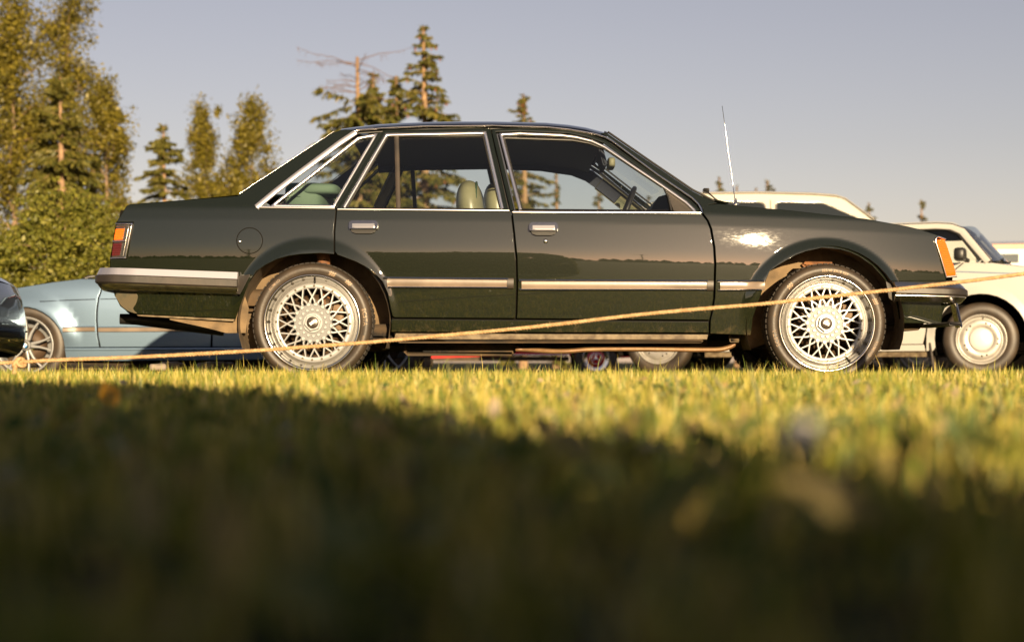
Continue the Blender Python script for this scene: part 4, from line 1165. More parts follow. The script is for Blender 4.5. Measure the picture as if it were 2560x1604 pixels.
# single tall blades that stand out of the turf
M['blade'] = leaf_mat('tall_blade', [(0.0, (0.07, 0.09, 0.015)), (1.0, (0.16, 0.15, 0.03))], 0.4, 0.4, 3.0, 0.4)
def tall_blade(u, d, h, wd, lean, label):
    x = (u - 1280) * d / F; z = float(ground_z(x, d))
    rows = []
    for i in range(7):
        t_ = i / 6; w2 = wd * (1 - t_ ** 2.2) * .5 + 0.0004
        cx = x + lean * h * t_ ** 1.6; cz = z - 0.004 + h * t_
        rows.append([(cx - w2, d, cz), (cx, d - w2 * .35, cz), (cx + w2, d + .001, cz)])
    o = MB().grid(rows).build('grass_blade', M['blade'], None)
    return tag(o, label, 'grass blade', 'tall blades standing out of the turf')
for (u, d, h, wd, lean) in ((1130, 4.2, 0.115, 0.006, -0.12), (1160, 4.0, 0.105, 0.007, 0.1), (1905, 3.3, 0.112, 0.010, -0.25), (1830, 3.6, 0.102, 0.011, -0.55), (1790, 3.8, 0.09, 0.010, -0.4), (1700, 4.1, 0.085, 0.009, -0.2), (2510, 2.6, 0.118, 0.008, -0.15), (330, 4.4, 0.10, 0.006, 0.0), (740, 5.5, 0.10, 0.005, -0.1), (1400, 7.2, 0.15, 0.0035, 0.05), (940, 5.0, 0.095, 0.008, 0.05), (585, 5.2, 0.105, 0.005, 0.1)):
    tall_blade(u, d, h, wd, lean, 'tall single blade of grass rising above the mown turf')
# fallen yellow leaf, pale clover heads
def leafcard(name, c, size, m, label, cat, tilt):
    rows = []
    for i in range(9):
        t_ = i / 8; wv = math.sin(math.pi * min(1, t_ * 1.02 + 0.01)) ** 0.8 * size * 0.36
        rows.append([(wv * k, -0.12 * size * math.cos(k * 1.4) + 0.1 * size * math.sin(3 * t_), (t_ - .5) * size) for k in (-1, -.5, 0, .5, 1)])
    b = MB().grid(rows); rot = Matrix.Rotation(tilt[1], 3, 'Y') @ Matrix.Rotation(tilt[0], 3, 'X')
    b.v = [tuple(rot @ Vector(q)) for q in b.v]
    return tag(b.build(name, m, None, loc=c), label, cat)
leafcard('fallen_leaf', ((272 - 1280) * 3.0 / F, 3.0, 0.050), 0.055, leaf_mat('yellow_leaf', [(0, (0.45, 0.22, 0.02)), (1, (0.50, 0.26, 0.03))], 0.4), 'fallen yellow leaf caught upright in the shaded grass', 'leaf', (R(-10), R(-25)))
def clover(u, v, d, r, m, label):
    c = ((u - 1280) * d / F, d, CZ - (v - HV) * d / F)
    root = thing('clover_flower', label, 'flower', (c[0], c[1], float(ground_z(c[0], d))))
    hz = c[2] - root.location.z
    b = MB().tube([(0.004, 0, -0.004), (0, 0, hz * .5), (0, 0, hz)], 0.0012, 5); b.build('stem', M['blade'], root)
    b = MB()
    for i in range(46):
        a = rng.normal(0, 1, 3); a /= np.linalg.norm(a); a[2] = a[2] * .8 + .15
        cpt = np.array((0, 0, hz)) + a * r * .75; rot = Vector((0, 0, 1)).rotation_difference(Vector(a)).to_matrix()
        b.box(cpt, (r * .12, r * .12, r * .34), rot)
    b.build('flower_head', m, root)
M['clover'] = mat('white_clover', (0.78, 0.75, 0.74), 0.7)
clover(2005, 1095, 0.92, 0.0115, M['clover'], 'white clover flower at the edge of the sunlit grass')
clover(1015, 1180, 0.80, 0.005, mat('pink_clover', (0.36, 0.24, 0.22), 0.7), 'dull pink clover flower deep in the shaded grass')
# pale stones behind the tail
for (u, v, d, sx) in ((398, 911, 9.6, 0.05), (430, 906, 9.9, 0.07), (520, 908, 9.8, 0.06), (545, 906, 10.0, 0.09)):
    c = np.array(((u - 1280) * d / F, d, CZ - (v - HV) * d / F))
    b = superellipsoid((0, 0, 0), (sx, 0.06, 0.022), 0.7, 14, 8)
    b.v = [tuple(np.array(q) * (1 + 0.18 * math.sin(q[0] * 90 + q[1] * 50))) for q in b.v]
    tag(b.build('stone', mat('pale_stone', (0.30, 0.25, 0.20), 0.9, bump=0.4, var=.3), None, loc=(c[0], c[1], c[2] - 0.016)), 'pale flat stone lying in the grass behind the saloon\'s tail', 'stone', 'stones in the grass behind the tail')

# ---------------------------------------------------------------- rope with its post
DR = 6.6
rp_px = [(-420, 916), (-200, 914), (0, 907), (150, 899), (318, 893), (480, 885), (636, 876), (790, 865), (934, 854), (1100, 839), (1273, 823), (1430, 806), (1591, 787), (1750, 772), (1910, 759), (2079, 740.5), (2228, 724.5), (2440, 700), (2560, 684), (2700, 664)]
line = crom([((u - 1280) * DR / F, DR, CZ + (HV - v) * DR / F) for u, v in rp_px], 40)
line = np.array(line)
seg = np.concatenate([[0], np.cumsum(np.linalg.norm(np.diff(line, axis=0), axis=1))])
ns = int(seg[-1] / 0.0052)
ss = np.linspace(0, seg[-1], ns)
lp = np.stack([np.interp(ss, seg, line[:, i]) for i in range(3)], 1)
M['rope'] = mat('manila_rope', (0.34, 0.205, 0.09), 0.75, c2=(0.47, 0.32, 0.165), scale=60, bump=0.5, bscale=220)
rope = thing('rope', 'twisted tan manila rope strung low across the front of the green saloon', 'rope', (lp[0][0], DR, 0))
for k in range(3):
    a = 2 * math.pi * (ss / 0.036 + k / 3)
    wob = 1 + 0.10 * np.sin(ss * 13 + k) + 0.06 * rng.normal(0, 1, ns)
    pts = lp + np.stack([np.zeros(ns), np.cos(a) * 0.0041 * wob, np.sin(a) * 0.0041 * wob], 1)
    MB().tube([Vector(q) for q in pts], 0.0045, 6).build('strand', M['rope'], rope, origin=tuple(rope.location))
kb = MB(); kc = np.array(((48 - 1280) * DR / F, DR - 0.004, CZ + (HV - 905.5) * DR / F))
for k in range(3):
    pts = []
    for i in range(25):
        a = 2 * math.pi * i / 24
        pts.append(kc + np.array((math.sin(a + k) * 0.014 + (k - 1) * 0.008, math.cos(a) * 0.014, math.sin(a) * 0.016)))
    kb.tube(pts, 0.0075, 6, False)
kb.tube([kc, kc + (-0.012, -0.01, -0.02), kc + (-0.016, -0.016, -0.05)], [0.008, 0.008, 0.009], 7)
kb.build('knot', M['rope'], rope, origin=tuple(rope.location))
fz = MB()
for i in range(260):                  # loose fibres
    j = rng.integers(0, ns); a = rng.uniform(0, 2 * math.pi); d = np.array((rng.normal(0, .6), math.cos(a), math.sin(a)))
    p0 = lp[j] + np.array((0, math.cos(a), math.sin(a))) * 0.008; p1 = p0 + d * rng.uniform(0.004, 0.012)
    fz.add([p0 - (0.0006, 0, 0), p0 + (0.0006, 0, 0), p1], [(0, 1, 2)])
tag(fz.build('rope_fibres', M['rope'], rope, origin=tuple(rope.location)), None, None, kind='stuff')
post = MB(); xp = (2700 - 1280) * DR / F
post.tube([(0, 0, -0.05), (0, 0, 0.5), (0.004, 0, 0.72)], [0.028, 0.026, 0.024], 10)
tag(post.build('rope_post', mat('weathered_wood', (0.22, 0.15, 0.09), 0.85, var=.5, bump=.4), None, loc=(xp, DR + 0.03, 0)), 'weathered wooden stake holding up the end of the rope', 'post')

# ---------------------------------------------------------------- trees
M['bark_pine'] = mat('orange_bark', (0.34, 0.18, 0.085), 0.9, c2=(0.17, 0.095, 0.05), scale=10, bump=0.6, bscale=30)
M['bark_spruce'] = mat('spruce_bark', (0.32, 0.20, 0.11), 0.9, c2=(0.19, 0.12, 0.07), scale=9, bump=0.5, bscale=30)
M['bark_dead'] = mat('dead_twigs', (0.13, 0.075, 0.045), 0.9)
M['bark_birch'] = mat('birch_bark', (0.26, 0.17, 0.10), 0.85, c2=(0.09, 0.06, 0.04), scale=5, bump=0.3)
M['leaf_birch'] = leaf_mat('birch_leaves', [(0.0, (0.028, 0.030, 0.006)), (0.4, (0.115, 0.100, 0.014)), (0.75, (0.215, 0.175, 0.025)), (1.0, (0.34, 0.26, 0.048))], 0.35, 0.45, 0.6)
M['leaf_bush'] = leaf_mat('bush_leaves', [(0.0, (0.05, 0.06, 0.010)), (0.4, (0.13, 0.135, 0.020)), (0.75, (0.22, 0.205, 0.035)), (1.0, (0.36, 0.31, 0.08))], 0.35, 0.45, 1.5)
M['needle_spruce'] = leaf_mat('spruce_needles', [(0.0, (0.035, 0.045, 0.011)), (0.5, (0.105, 0.102, 0.020)), (0.85, (0.175, 0.14, 0.028)), (1.0, (0.25, 0.14, 0.042))], 0.25, 0.5, 0.8)
M['needle_pine'] = leaf_mat('pine_needles', [(0.0, (0.04, 0.048, 0.012)), (0.6, (0.125, 0.115, 0.022)), (1.0, (0.21, 0.165, 0.035))], 0.25, 0.5, 0.9)
M['needle_far'] = leaf_mat('distant_needles', [(0.0, (0.07, 0.075, 0.03)), (1.0, (0.14, 0.12, 0.045))], 0.25, 0.5, 0.9)
M['cone'] = mat('spruce_cones', (0.21, 0.075, 0.03), 0.8)

def leaves_mesh(name, C, size, m, asp=0.55, up=0.3):
    n = len(C); C = np.asarray(C)
    a = rng.normal(0, 1, (n, 3)); a /= np.linalg.norm(a, axis=1)[:, None]
    b_ = rng.normal(0, 1, (n, 3)); b_ = np.cross(a, b_); b_ /= np.linalg.norm(b_, axis=1)[:, None] + 1e-9
    s = (size * rng.gamma(5, .2, n).clip(.35, 2.2))[:, None]
    V = np.stack([C - a * s * .5, C + b_ * s * asp * .5, C + a * s * .5, C - b_ * s * asp * .5], 1).reshape(-1, 3)
    Fq = np.arange(n * 4).reshape(n, 4)
    return big_mesh(name, V, Fq, m)

def sprays_mesh(name, P0, P1, wd, m):
    """needle sprays: thin hanging blades from P0 to P1"""
    P0 = np.asarray(P0); P1 = np.asarray(P1); n = len(P0)
    d = P1 - P0; s = np.cross(d, rng.normal(0, 1, (n, 3))); s /= np.linalg.norm(s, axis=1)[:, None] + 1e-9
    w_ = (wd * rng.uniform(0.6, 1.3, n))[:, None]
    V = np.stack([P0 - s * w_ * .35, P0 + s * w_ * .35, P0 + d * .6 + s * w_ * .5, P1, P0 + d * .6 - s * w_ * .5], 1).reshape(-1, 3)
    b0 = np.arange(n)[:, None] * 5
    T = np.concatenate([b0 + np.array([0, 1, 2]), b0 + np.array([0, 2, 4]), b0 + np.array([4, 2, 3])], 0)
    return big_mesh(name, V, T, m)

def W(u, v, d): return np.array(((u - 1280) * d / F, d, CZ + (HV - v) * d / F))

def broadleaf(name, label, cat, u, d, vtop, half, vbase=905, n_leaf=9000, leaf=0.13, bark='bark_birch', leafm='leaf_birch', group=None, prof_=None, zlow=0.15, clump=1.0, limbs=26, droop=0.2, lean=0.0, density_gap=1.0):
    """trunk, limbs and a crown of leaf clumps; half = crown half width in metres as a function of height fraction"""
    base = W(u, 0, d); gz = float(ground_z(base[0], d)); H = W(u, vtop, d)[2] - gz
    root = thing(name, label, cat, (base[0], d, gz), 0, group)
    tr_pts = []
    for i in range(9):
        f = i / 8
        tr_pts.append((lean * H * f + 0.03 * H * math.sin(f * 5 + u) * .3, 0.02 * H * math.sin(f * 4 + 1), H * f * 0.97 - (0.1 if i == 0 else 0)))
    rad = [max(0.012, 0.012 * H * (1 - f * 0.96)) for f in np.linspace(0, 1, 9)]
    tb = MB().tube(tr_pts, rad, 8)
    C = []
    tp = np.array(tr_pts)
    n_leaf = int(n_leaf * 2.3); leaf = leaf * 0.62
    per = n_leaf / limbs
    for k in range(limbs):
        f = zlow + (0.97 - zlow) * ((k + rng.uniform(0, 1)) / limbs)
        a = rng.uniform(0, 2 * math.pi)
        st = np.array([np.interp(f, np.linspace(0, 1, 9), tp[:, i]) for i in range(3)])
        L_ = half * (prof_(f) if prof_ else (math.sin(math.pi * min(1, f * .9 + .12)) ** .7)) * rng.uniform(0.65, 1.12)
        en = st + np.array((math.cos(a) * L_, math.sin(a) * L_, L_ * rng.uniform(0.25, 0.8)))
        mid = (st + en) / 2 + np.array((0, 0, L_ * 0.12))
        tip = en + np.array((math.cos(a) * L_ * .12, math.sin(a) * L_ * .12, -droop * L_))
        r0 = float(np.interp(f, np.linspace(0, 1, 9), rad)) * .55
        tb.tube([st, mid, en, tip], [r0, r0 * .6, r0 * .3, 0.004], 5)
        nc = max(3, int(6 * clump))
        for q in range(nc):
            t_ = rng.uniform(0.25, 1.12)
            c = st + (en - st) * t_ + np.array((0, 0, L_ * .12 * math.sin(math.pi * min(t_, 1)))) - (np.array((0, 0, droop * L_)) if t_ > 1 else 0)
            c = c + rng.normal(0, 0.11 * half, 3)
            s = half * rng.choice((0.05, 0.07, 0.10, 0.13))
            m_ = int(per / nc * rng.uniform(0.5, 1.5) * density_gap)
            C.append(c + rng.normal(0, 1, (m_, 3)).clip(-1.9, 1.9) * np.array((s, s, s * rng.uniform(0.7, 1.2 + 1.6 * droop))))
    top = tp[-1]
    C.append(top + rng.normal(0, 1, (int(per), 3)) * np.array((half * .10, half * .10, H * .025)))
    C = np.concatenate(C); C[:, 2] = np.maximum(C[:, 2], 0.05)
    tb.build('trunk', M[bark], root)
    ob_me('crown', leaves_mesh('crown', C, leaf, M[leafm]), root)
    return root

def spruce(name, label, u, d, vtop, half, n_wh=26, bare=0.25, dens=1.0, needle='needle_spruce', group=None, dead_top=None, seed=0, spray=0.32, cones=0, brk=1.0, full=0.8, topbare=0.0, gapside=0.0):
    rs = np.random.default_rng(100 + seed)
    base = W(u, 0, d); gz = float(ground_z(base[0], d)); H = W(u, vtop, d)[2] - gz
    root = thing(name, label, 'tree', (base[0], d, gz), 0, group)
    tb = MB().tube([(0, 0, -0.1), (0.01 * H, 0, H * .4), (0.004 * H, 0.0, H * .75), (0, 0, H)], [0.017 * H, 0.013 * H, 0.008 * H, 0.0035 * H] if dead_top is None else [0.013 * H, 0.010 * H, 0.008 * H, 0.005 * H], 9)
    P0 = []; P1 = []; cn = MB()
    dead = MB()
    for k in range(n_wh):
        f = bare + (1 - bare) * (k + rs.uniform(-.2, .5)) / n_wh
        f = min(max(f, 0.02), 0.995)
        Lm = half * ((1 - f) / (1 - bare)) ** full + 0.03 * half
        isdead = dead_top is not None and f > dead_top
        for q in range(rs.integers(5, 9)):
            a = rs.uniform(0, 2 * math.pi)
            if rs.uniform() < 0.2: continue
            L_ = Lm * rs.uniform(0.45, 1.15)
            if isdead:
                L_ = half * rs.uniform(0.35, 0.9)
                if rs.uniform() < 0.45: continue
            d2 = np.array((math.cos(a), math.sin(a), 0))
            st = np.array((0, 0, min(.995, f + rs.normal(0, .5) / n_wh) * H))
            up = (0.2 if f > 0.85 else 0.0) + rs.normal(0, .16)
            pts = [st, st + d2 * L_ * .4 + (0, 0, up * L_ * .4 - 0.02 * L_), st + d2 * L_ * .75 + (0, 0, (up - .16) * L_ * .75), st + d2 * L_ + (0, 0, (up - .16) * L_ + 0.03 * L_)]
            (dead if isdead else tb).tube(pts, [0.02, 0.013, 0.009, 0.005] if isdead else [0.0035 * H * (1 - f) + 0.008, 0.006 + 0.001 * H * (1 - f), 0.005, 0.002], 4, False)
            if isdead:
                for s_ in range(9):
                    t_ = rs.uniform(.3, 1); c = st + (pts[3] - st) * t_
                    dead.tube([c, c + np.array((rs.normal(0, .08), rs.normal(0, .08), -rs.uniform(.06, .25))) * half * .4], [0.008, 0.003], 3, False)
                continue
            ns_ = int(dens * (40 + 170 * L_ / max(half, .1)))
            P = np.array(pts)
            for s_ in range(ns_):
                t_ = rs.uniform(0.12, 1.04) if f < .85 else rs.uniform(0, 1.05)
                c = np.array([np.interp(t_ * 3, [0, 1, 2, 3], P[:, i]) for i in range(3)])
                sd = np.array((-d2[1], d2[0], 0)) * rs.choice((-1, 1)) * rs.uniform(0.2, 1.0)
                dr = sd * .8 + d2 * rs.uniform(0.1, .8) + np.array((0, 0, -rs.uniform(0.15, 1.1)))
                ln = spray * rs.uniform(.35, .95) * (0.45 + 0.55 * min(1, L_ / (half * .6)))
                c = c + sd * 0.12 * L_ * rs.uniform(0, 1)
                P0.append(c); P1.append(c + dr / np.linalg.norm(dr) * ln)
            if cones and f > 0.55 and rs.uniform() < cones:
                c = pts[3] + np.array((0, 0, -.08)); cn.tube([c, c + (0, 0, -.07), c + (0, 0, -.15)], [.012, .028, .008], 5)
    # leader
    if dead_top is None:
        for s_ in range(26):
            c = np.array((0, 0, H * rs.uniform(0.955, 1.0))); a = rs.uniform(0, 6.28)
            P0.append(c); P1.append(c + np.array((math.cos(a) * .16, math.sin(a) * .16, rs.uniform(-.05, .12))) * half * .5)
    tb.build('trunk', M['bark_spruce'], root)
    if len(P0): ob_me('crown', sprays_mesh('crown', P0, P1, spray * .20, M[needle]), root)
    if dead.v: dead.build('dead_branches', M['bark_dead'], root)
    if cn.v: tag(cn.build('cones', M['cone'], root), None, None, kind='stuff')
    return root

# left: tall birches, a spruce among them and a broad bush in front
GT = 'trees beyond the parked cars'
broadleaf('birch_tree', 'tall slender birch tree with a long bare orange leader, behind the big bush', 'tree', 172, 43, -40, 1.7, n_leaf=13000, leaf=0.11, limbs=44, prof_=lambda f: 1.15 * min(1, max(0.2, (1.0 - f) * 1.9)), zlow=0.25, group=GT, droop=0.35)
broadleaf('birch_tree', 'leaning birch tree with separate leafy tufts at its crown, half behind the bush', 'tree', 42, 41, -25, 1.9, n_leaf=14000, leaf=0.12, limbs=40, prof_=lambda f: min(1.1, max(0.2, (1.0 - f) * 2.0)), zlow=0.2, group=GT, droop=0.35, lean=-0.02)
broadleaf('birch_tree', 'lower round-crowned birch tree between the tall birches and the small pine', 'tree', 262, 40, 205, 1.35, n_leaf=12000, leaf=0.11, limbs=34, prof_=lambda f: min(1.0, max(0.2, (1.05 - f) * 2.0)), zlow=0.15, group=GT, droop=0.5)
spruce('spruce_tree', 'dense golden-green spruce standing in the middle of the tall birches', 150, 38, 190, 1.55, 30, 0.1, 1.5, 'needle_pine', GT, seed=3, spray=0.26, full=0.6)
broadleaf('birch_tree', 'dark leafy birch tree at the back of the birch clump', 'tree', -60, 45, 60, 2.4, n_leaf=12000, leaf=0.13, limbs=36, zlow=0.15, group=GT)
broadleaf('bush', 'broad rounded yellow-green bush behind the pale blue car', 'bush', 165, 24, 525, 1.05, n_leaf=15000, leaf=0.085, limbs=70, leafm='leaf_bush', zlow=0.03, clump=1.0, droop=0.05, prof_=lambda f: (1 - max(0, f - .35) ** 1.6 * 1.3) * 1.0)
broadleaf('bush', 'low side lobe of the bush at the left, in front of the birches', 'bush', 0, 24.5, 610, 0.9, n_leaf=9000, leaf=0.085, limbs=46, leafm='leaf_bush', zlow=0.03, droop=0.05, prof_=lambda f: 1 - max(0, f - .4) ** 1.6)
# pine and birch group
spruce('pine_tree', 'small pine tree with upswept tips left of the twin birches', 408, 52, 315, 2.5, 34, 0.12, 0.8, 'needle_pine', GT, seed=5, spray=0.34, full=0.8)
broadleaf('birch_tree', 'left one of the twin birches above the boot lid, with a tapering crown', 'tree', 508, 56, 262, 1.45, n_leaf=11000, leaf=0.14, limbs=36, prof_=lambda f: min(1, max(0.16, (1 - f) * 1.9)), zlow=0.1, group=GT, droop=0.6)
broadleaf('birch_tree', 'right one of the twin birches above the boot lid, with a fuller crown', 'tree', 626, 56, 252, 1.65, n_leaf=13000, leaf=0.14, limbs=38, prof_=lambda f: min(1, max(0.2, (1.02 - f) * 2.0)), zlow=0.1, group=GT, droop=0.6)
# spruces over the roof
spruce('spruce_tree', 'dead-topped spruce with a bare orange trunk and a few drooping boughs', 893, 60, 143, 2.7, 44, 0.2, 0.5, group=GT, dead_top=0.87, seed=8, spray=0.42, full=.38)
spruce('spruce_tree', 'bushy spruce right behind the dead-topped one', 932, 63, 182, 1.9, 48, 0.1, 0.8, group=GT, seed=9, spray=0.36, full=.55)
spruce('spruce_tree', 'short leafy spruce between the dead-topped one and the tallest one', 990, 62, 190, 1.8, 46, 0.1, 0.7, group=GT, seed=19, spray=0.36, full=.6)
spruce('spruce_tree', 'tallest spruce above the car roof with cones and see-through boughs', 1058, 60, 66, 2.4, 40, 0.22, 0.42, group=GT, seed=10, spray=0.38, cones=0.5, full=.66)
spruce('spruce_tree', 'pointed spruce tip showing over the middle of the car roof', 1308, 64, 235, 2.4, 46, 0.1, 0.6, group=GT, seed=11, spray=0.32, cones=0.4, full=.75)
spruce('spruce_tree', 'thin spruce seen through the front door glass beside the broad one', 1390, 66, 395, 0.45, 18, 0.2, 0.6, group=GT, seed=12, spray=0.2, full=.8)
for i, (u, vt, hf, lab) in enumerate(((1497, 478, .55, 'small distant tree framed by the steering wheel side of the cabin'), (1620, 490, .5, 'small distant treetop beside the dashboard'), (1798, 443, .62, 'distant thin treetop next to the windscreen wiper'), (1842, 465, .5, 'low distant treetop behind the aerial base'), (1918, 452, .95, 'distant leafy treetop above the cream off-roader\'s roof'), (1890, 470, .6, 'ragged low distant treetop beside the leafy one over the cream off-roader'), (2172, 508, .55, 'distant treetop by the cream off-roader\'s windscreen'), (2303, 502, .6, 'distant thin treetop over the cream saloon\'s roof'))):
    spruce('distant_tree', lab, u, 88, vt, hf * 1.9, 16, 0.1, 0.55, 'needle_far', 'distant treetops', seed=30 + i, spray=0.42, full=.7)

# behind the camera: what the paintwork mirrors and a shrub added to shade the near turf
rs = np.random.default_rng(5)
wood = MB()
for i in range(900):
    a = rs.uniform(-1.25, 1.25); d_ = rs.uniform(170, 240)
    x_, y_ = math.sin(a) * d_, -math.cos(a) * d_; h_ = rs.uniform(2.2, 4.6) * (1 + 0.9 * sm((-a - 0.55) / .3)) * (1.0 if a < .3 else .85); r_ = h_ * rs.uniform(.25, .6)
    k = 7
    for j in range(3):
        z0 = h_ * j * .26; rr = r_ * (1 - .25 * j)
        wood.add([(x_ + rr * math.cos(6.283 * q / k), y_ + rr * math.sin(6.283 * q / k), z0 - .3) for q in range(k)] + [(x_ + rs.normal(0, .2), y_, z0 + h_ * .5)], [(q, (q + 1) % k, k) for q in range(k)])
tag(wood.build('far_wood', mat('far_wood_green', (0.045, 0.055, 0.02), 0.95, var=.5, scale=.2), None, smooth=False), 'far line of low trees across the open field', 'wood', kind='stuff')
for (x_, y_) in ((-26, -95), (-4.5, -110), (14, -120)):
    b = MB(); b.tube([(0, 0, -0.3), (0, 0, 8.2)], [0.14, 0.1], 8); b.box((0, 0, 7.7), (1.0, 0.06, 0.07)); b.box((0, 0, 7.0), (0.5, 0.05, 0.06))
    tag(b.build('utility_pole', mat('pole_wood', (0.10, 0.075, 0.05), 0.9), None, loc=(x_, y_, 0)), 'wooden utility pole with crossarms in the field behind the photographer', 'pole', 'utility poles across the field')

def added_shade_shrub():  # unseen shrub, added to keep sun and sky light off the near turf
    sh_ = thing('added_shade_shrub', 'added dense shrub, unseen close behind the camera, to shade the near turf', 'bush', (-0.80, -0.75, 0))
    MB().tube([(0, 0, -.05), (0.02, 0, .3), (0.05, 0.02, .6)], [.02, .015, .006], 6).build('stem', M['bark_spruce'], sh_)
    n = 44000
    xx = rng.uniform(-1.53, 1.53, n); top = 1.16 * np.sqrt(np.clip(1 - np.abs(xx / 1.53) ** 9, 0, 1)) * (0.97 + 0.03 * np.sin(xx * 3.1))
    zz = 0.03 + top * rng.uniform(0, 1, n) ** 0.95; yy = rng.normal(0, 0.16, n).clip(-.36, .36)
    q = np.stack([xx, yy, zz], 1)
    for (hx, hz, hr) in ((0.19, 0.80, 0.060), (0.58, 0.40, 0.075)):     # two openings that let a sunfleck through
        q = q[np.hypot(q[:, 0] - 0.80 - hx, q[:, 2] - hz - (q[:, 1]) * -0.2) > hr]
    ob_me('crown', leaves_mesh('crown', q, 0.055, M['leaf_birch'], .7), sh_)
added_shade_shrub()
# ---------------------------------------------------------------- shared wheels for the other cars
def tyre_into(w_, r_rim, r_t, wd, m='tyre'):
    b = MB().lathe([(r_rim - .004, 0.02), (r_rim + .004, 0.006), (r_rim + (r_t - r_rim) * .45, -0.004), (r_t - .022, 0.004), (r_t - .008, 0.016), (r_t, 0.03), (r_t, wd - .03), (r_t - .012, wd - .01), (r_rim, wd)], 64)
    b.build('tyre', M[m], w_)
def steel_wheel(parent, loc, rot=0.0, spin=0.0, far=False, r_rim=0.19, r_t=0.286, detail=True):
    w_ = empty('wheel', parent, loc, (0, 0, rot + (math.pi if far else 0)))
    tyre_into(w_, r_rim, r_t, 0.19)
    s = r_rim / 0.19
    b = MB().lathe([(0.193 * s, 0.012), (0.196 * s, 0.002), (0.192 * s, -0.006), (0.185 * s, -0.004), (0.180 * s, 0.010), (0.172 * s, 0.030), (0.165 * s, 0.034), (0.160 * s, 0.030), (0.152 * s, 0.020), (0.140 * s, 0.016), (0.095 * s, 0.012), (0.092 * s, 0.016)], 64)
    b.build('rim', M['steel_wheel'], w_)
    b = MB().lathe([(0.0, -0.006), (0.05 * s, -0.005), (0.080 * s, 0.000), (0.0905 * s, 0.006), (0.093 * s, 0.018)], 48)
    b.build('hub_cap', M['cap_pale'], w_)
    if detail:
        for k in range(5):
            for dk in (-1, 1):
                a = spin + 2 * math.pi * k / 5 + dk * R(8.5)
                rot_ = Matrix.Rotation(a, 3, 'Y')
                c = rot_ @ Vector((0, 0.0185, 0.121 * s))
                bb = MB(); bb.box(c, (0.0085 * s, 0.004, 0.017 * s), rot_, 0.003); bb.build('wheel_slot', M['gap'], w_)
        MB().tube([(0.02, 0.03, 0.166 * s), (0.015, 0.012, 0.160 * s)], 0.005, 6).build('valve_stem', M['trim_black'], w_)
    return w_
M['steel_wheel'] = mat('silver_steel_wheel', (0.36, 0.34, 0.31), 0.38, 0.4, var=.25, scale=12)
M['cap_pale'] = mat('pale_hub_cap', (0.46, 0.45, 0.43), 0.4, 0.1)

def flat_prof(tab): return make_prof(tab)

# ---------------------------------------------------------------- pale blue car, parked behind the tail, nose to the left
DB = 13.0; KB = DB / F
blue = thing('coupe_car', 'pale metallic blue car with grey side moulding, parked behind the saloon\'s tail', 'car', ((506 - 1280) * KB, DB + 0.88, -0.083))
BO = np.array(blue.location)
pb = make_prof([(-.3, -14), (0.1, -9), (0.2, -6), (0.35, -3), (0.5, 0.5), (0.60, 4), (0.66, 9), (0.72, 20), (0.80, 30), (1.4, 28)])
def Yblue(x, z):
    x = np.asarray(x, float); z = np.asarray(z, float); u = 1280 + x / KB; v = HV - (z - CZ) / KB
    y = pb(z) + 0.22 * (np.clip((-x - 3.3), 0, 3) / 1.4) ** 2 + 0.10 * (np.clip(x + 1.0, 0, 2) / 1.4) ** 2
    for uc in (59, 953):
        r = np.hypot(u - uc, v - 866); q = np.clip((150 - r) / 50, 0, 1.15)
        y = y - 0.035 * sm(q) * sm((866 - v + 10) / 60)
    return y
SB = PxSurf(DB, Yblue, DB + 0.88, BO)
M['blue'] = paint('pale_blue_metallic', (0.165, 0.245, 0.345), flake=0.6, rough=0.34, coat_r=0.04, spec=0.4)
FW = [(-205, 850), (-205, 790), (-190, 762), (-120, 744), (-40, 731), (35, 720.5), (131, 705), (202, 696.5), (244, 697), (262, 700), (254, 720), (245, 745), (241, 775), (240.5, 800), (243, 839), (249, 868), (161, 869), (158.5, 852), (152, 832), (145, 817), (135, 804), (123, 792), (107, 781), (90, 773), (70, 768), (50, 768), (25, 772), (3, 784), (-14, 800), (-27, 820), (-36, 845), (-40, 869), (-150, 868)]
FD = [(264, 699), (540, 688), (534, 760), (528, 836), (527, 867), (251, 868), (245, 839), (243, 800), (243.5, 775), (247, 745), (256, 720)]
RD = [(543, 688), (800, 686), (826, 760), (835, 790), (826, 840), (824, 867), (530, 867), (531, 836), (537, 760)]
RQ = [(803, 686), (1000, 688), (1062, 700), (1078, 730), (1082, 800), (1074, 872), (1050, 878)] + [(1050 + 0, 862)] + [(1046, 840), (1034, 806), (1012, 782), (985, 770), (953, 766), (922, 770), (895, 782), (873, 806), (860, 840), (856, 867), (827, 867), (829, 840), (838, 790), (829, 760)]
BR = [(250, 697), (430, 578), (560, 562), (690, 562), (790, 580), (930, 688)]
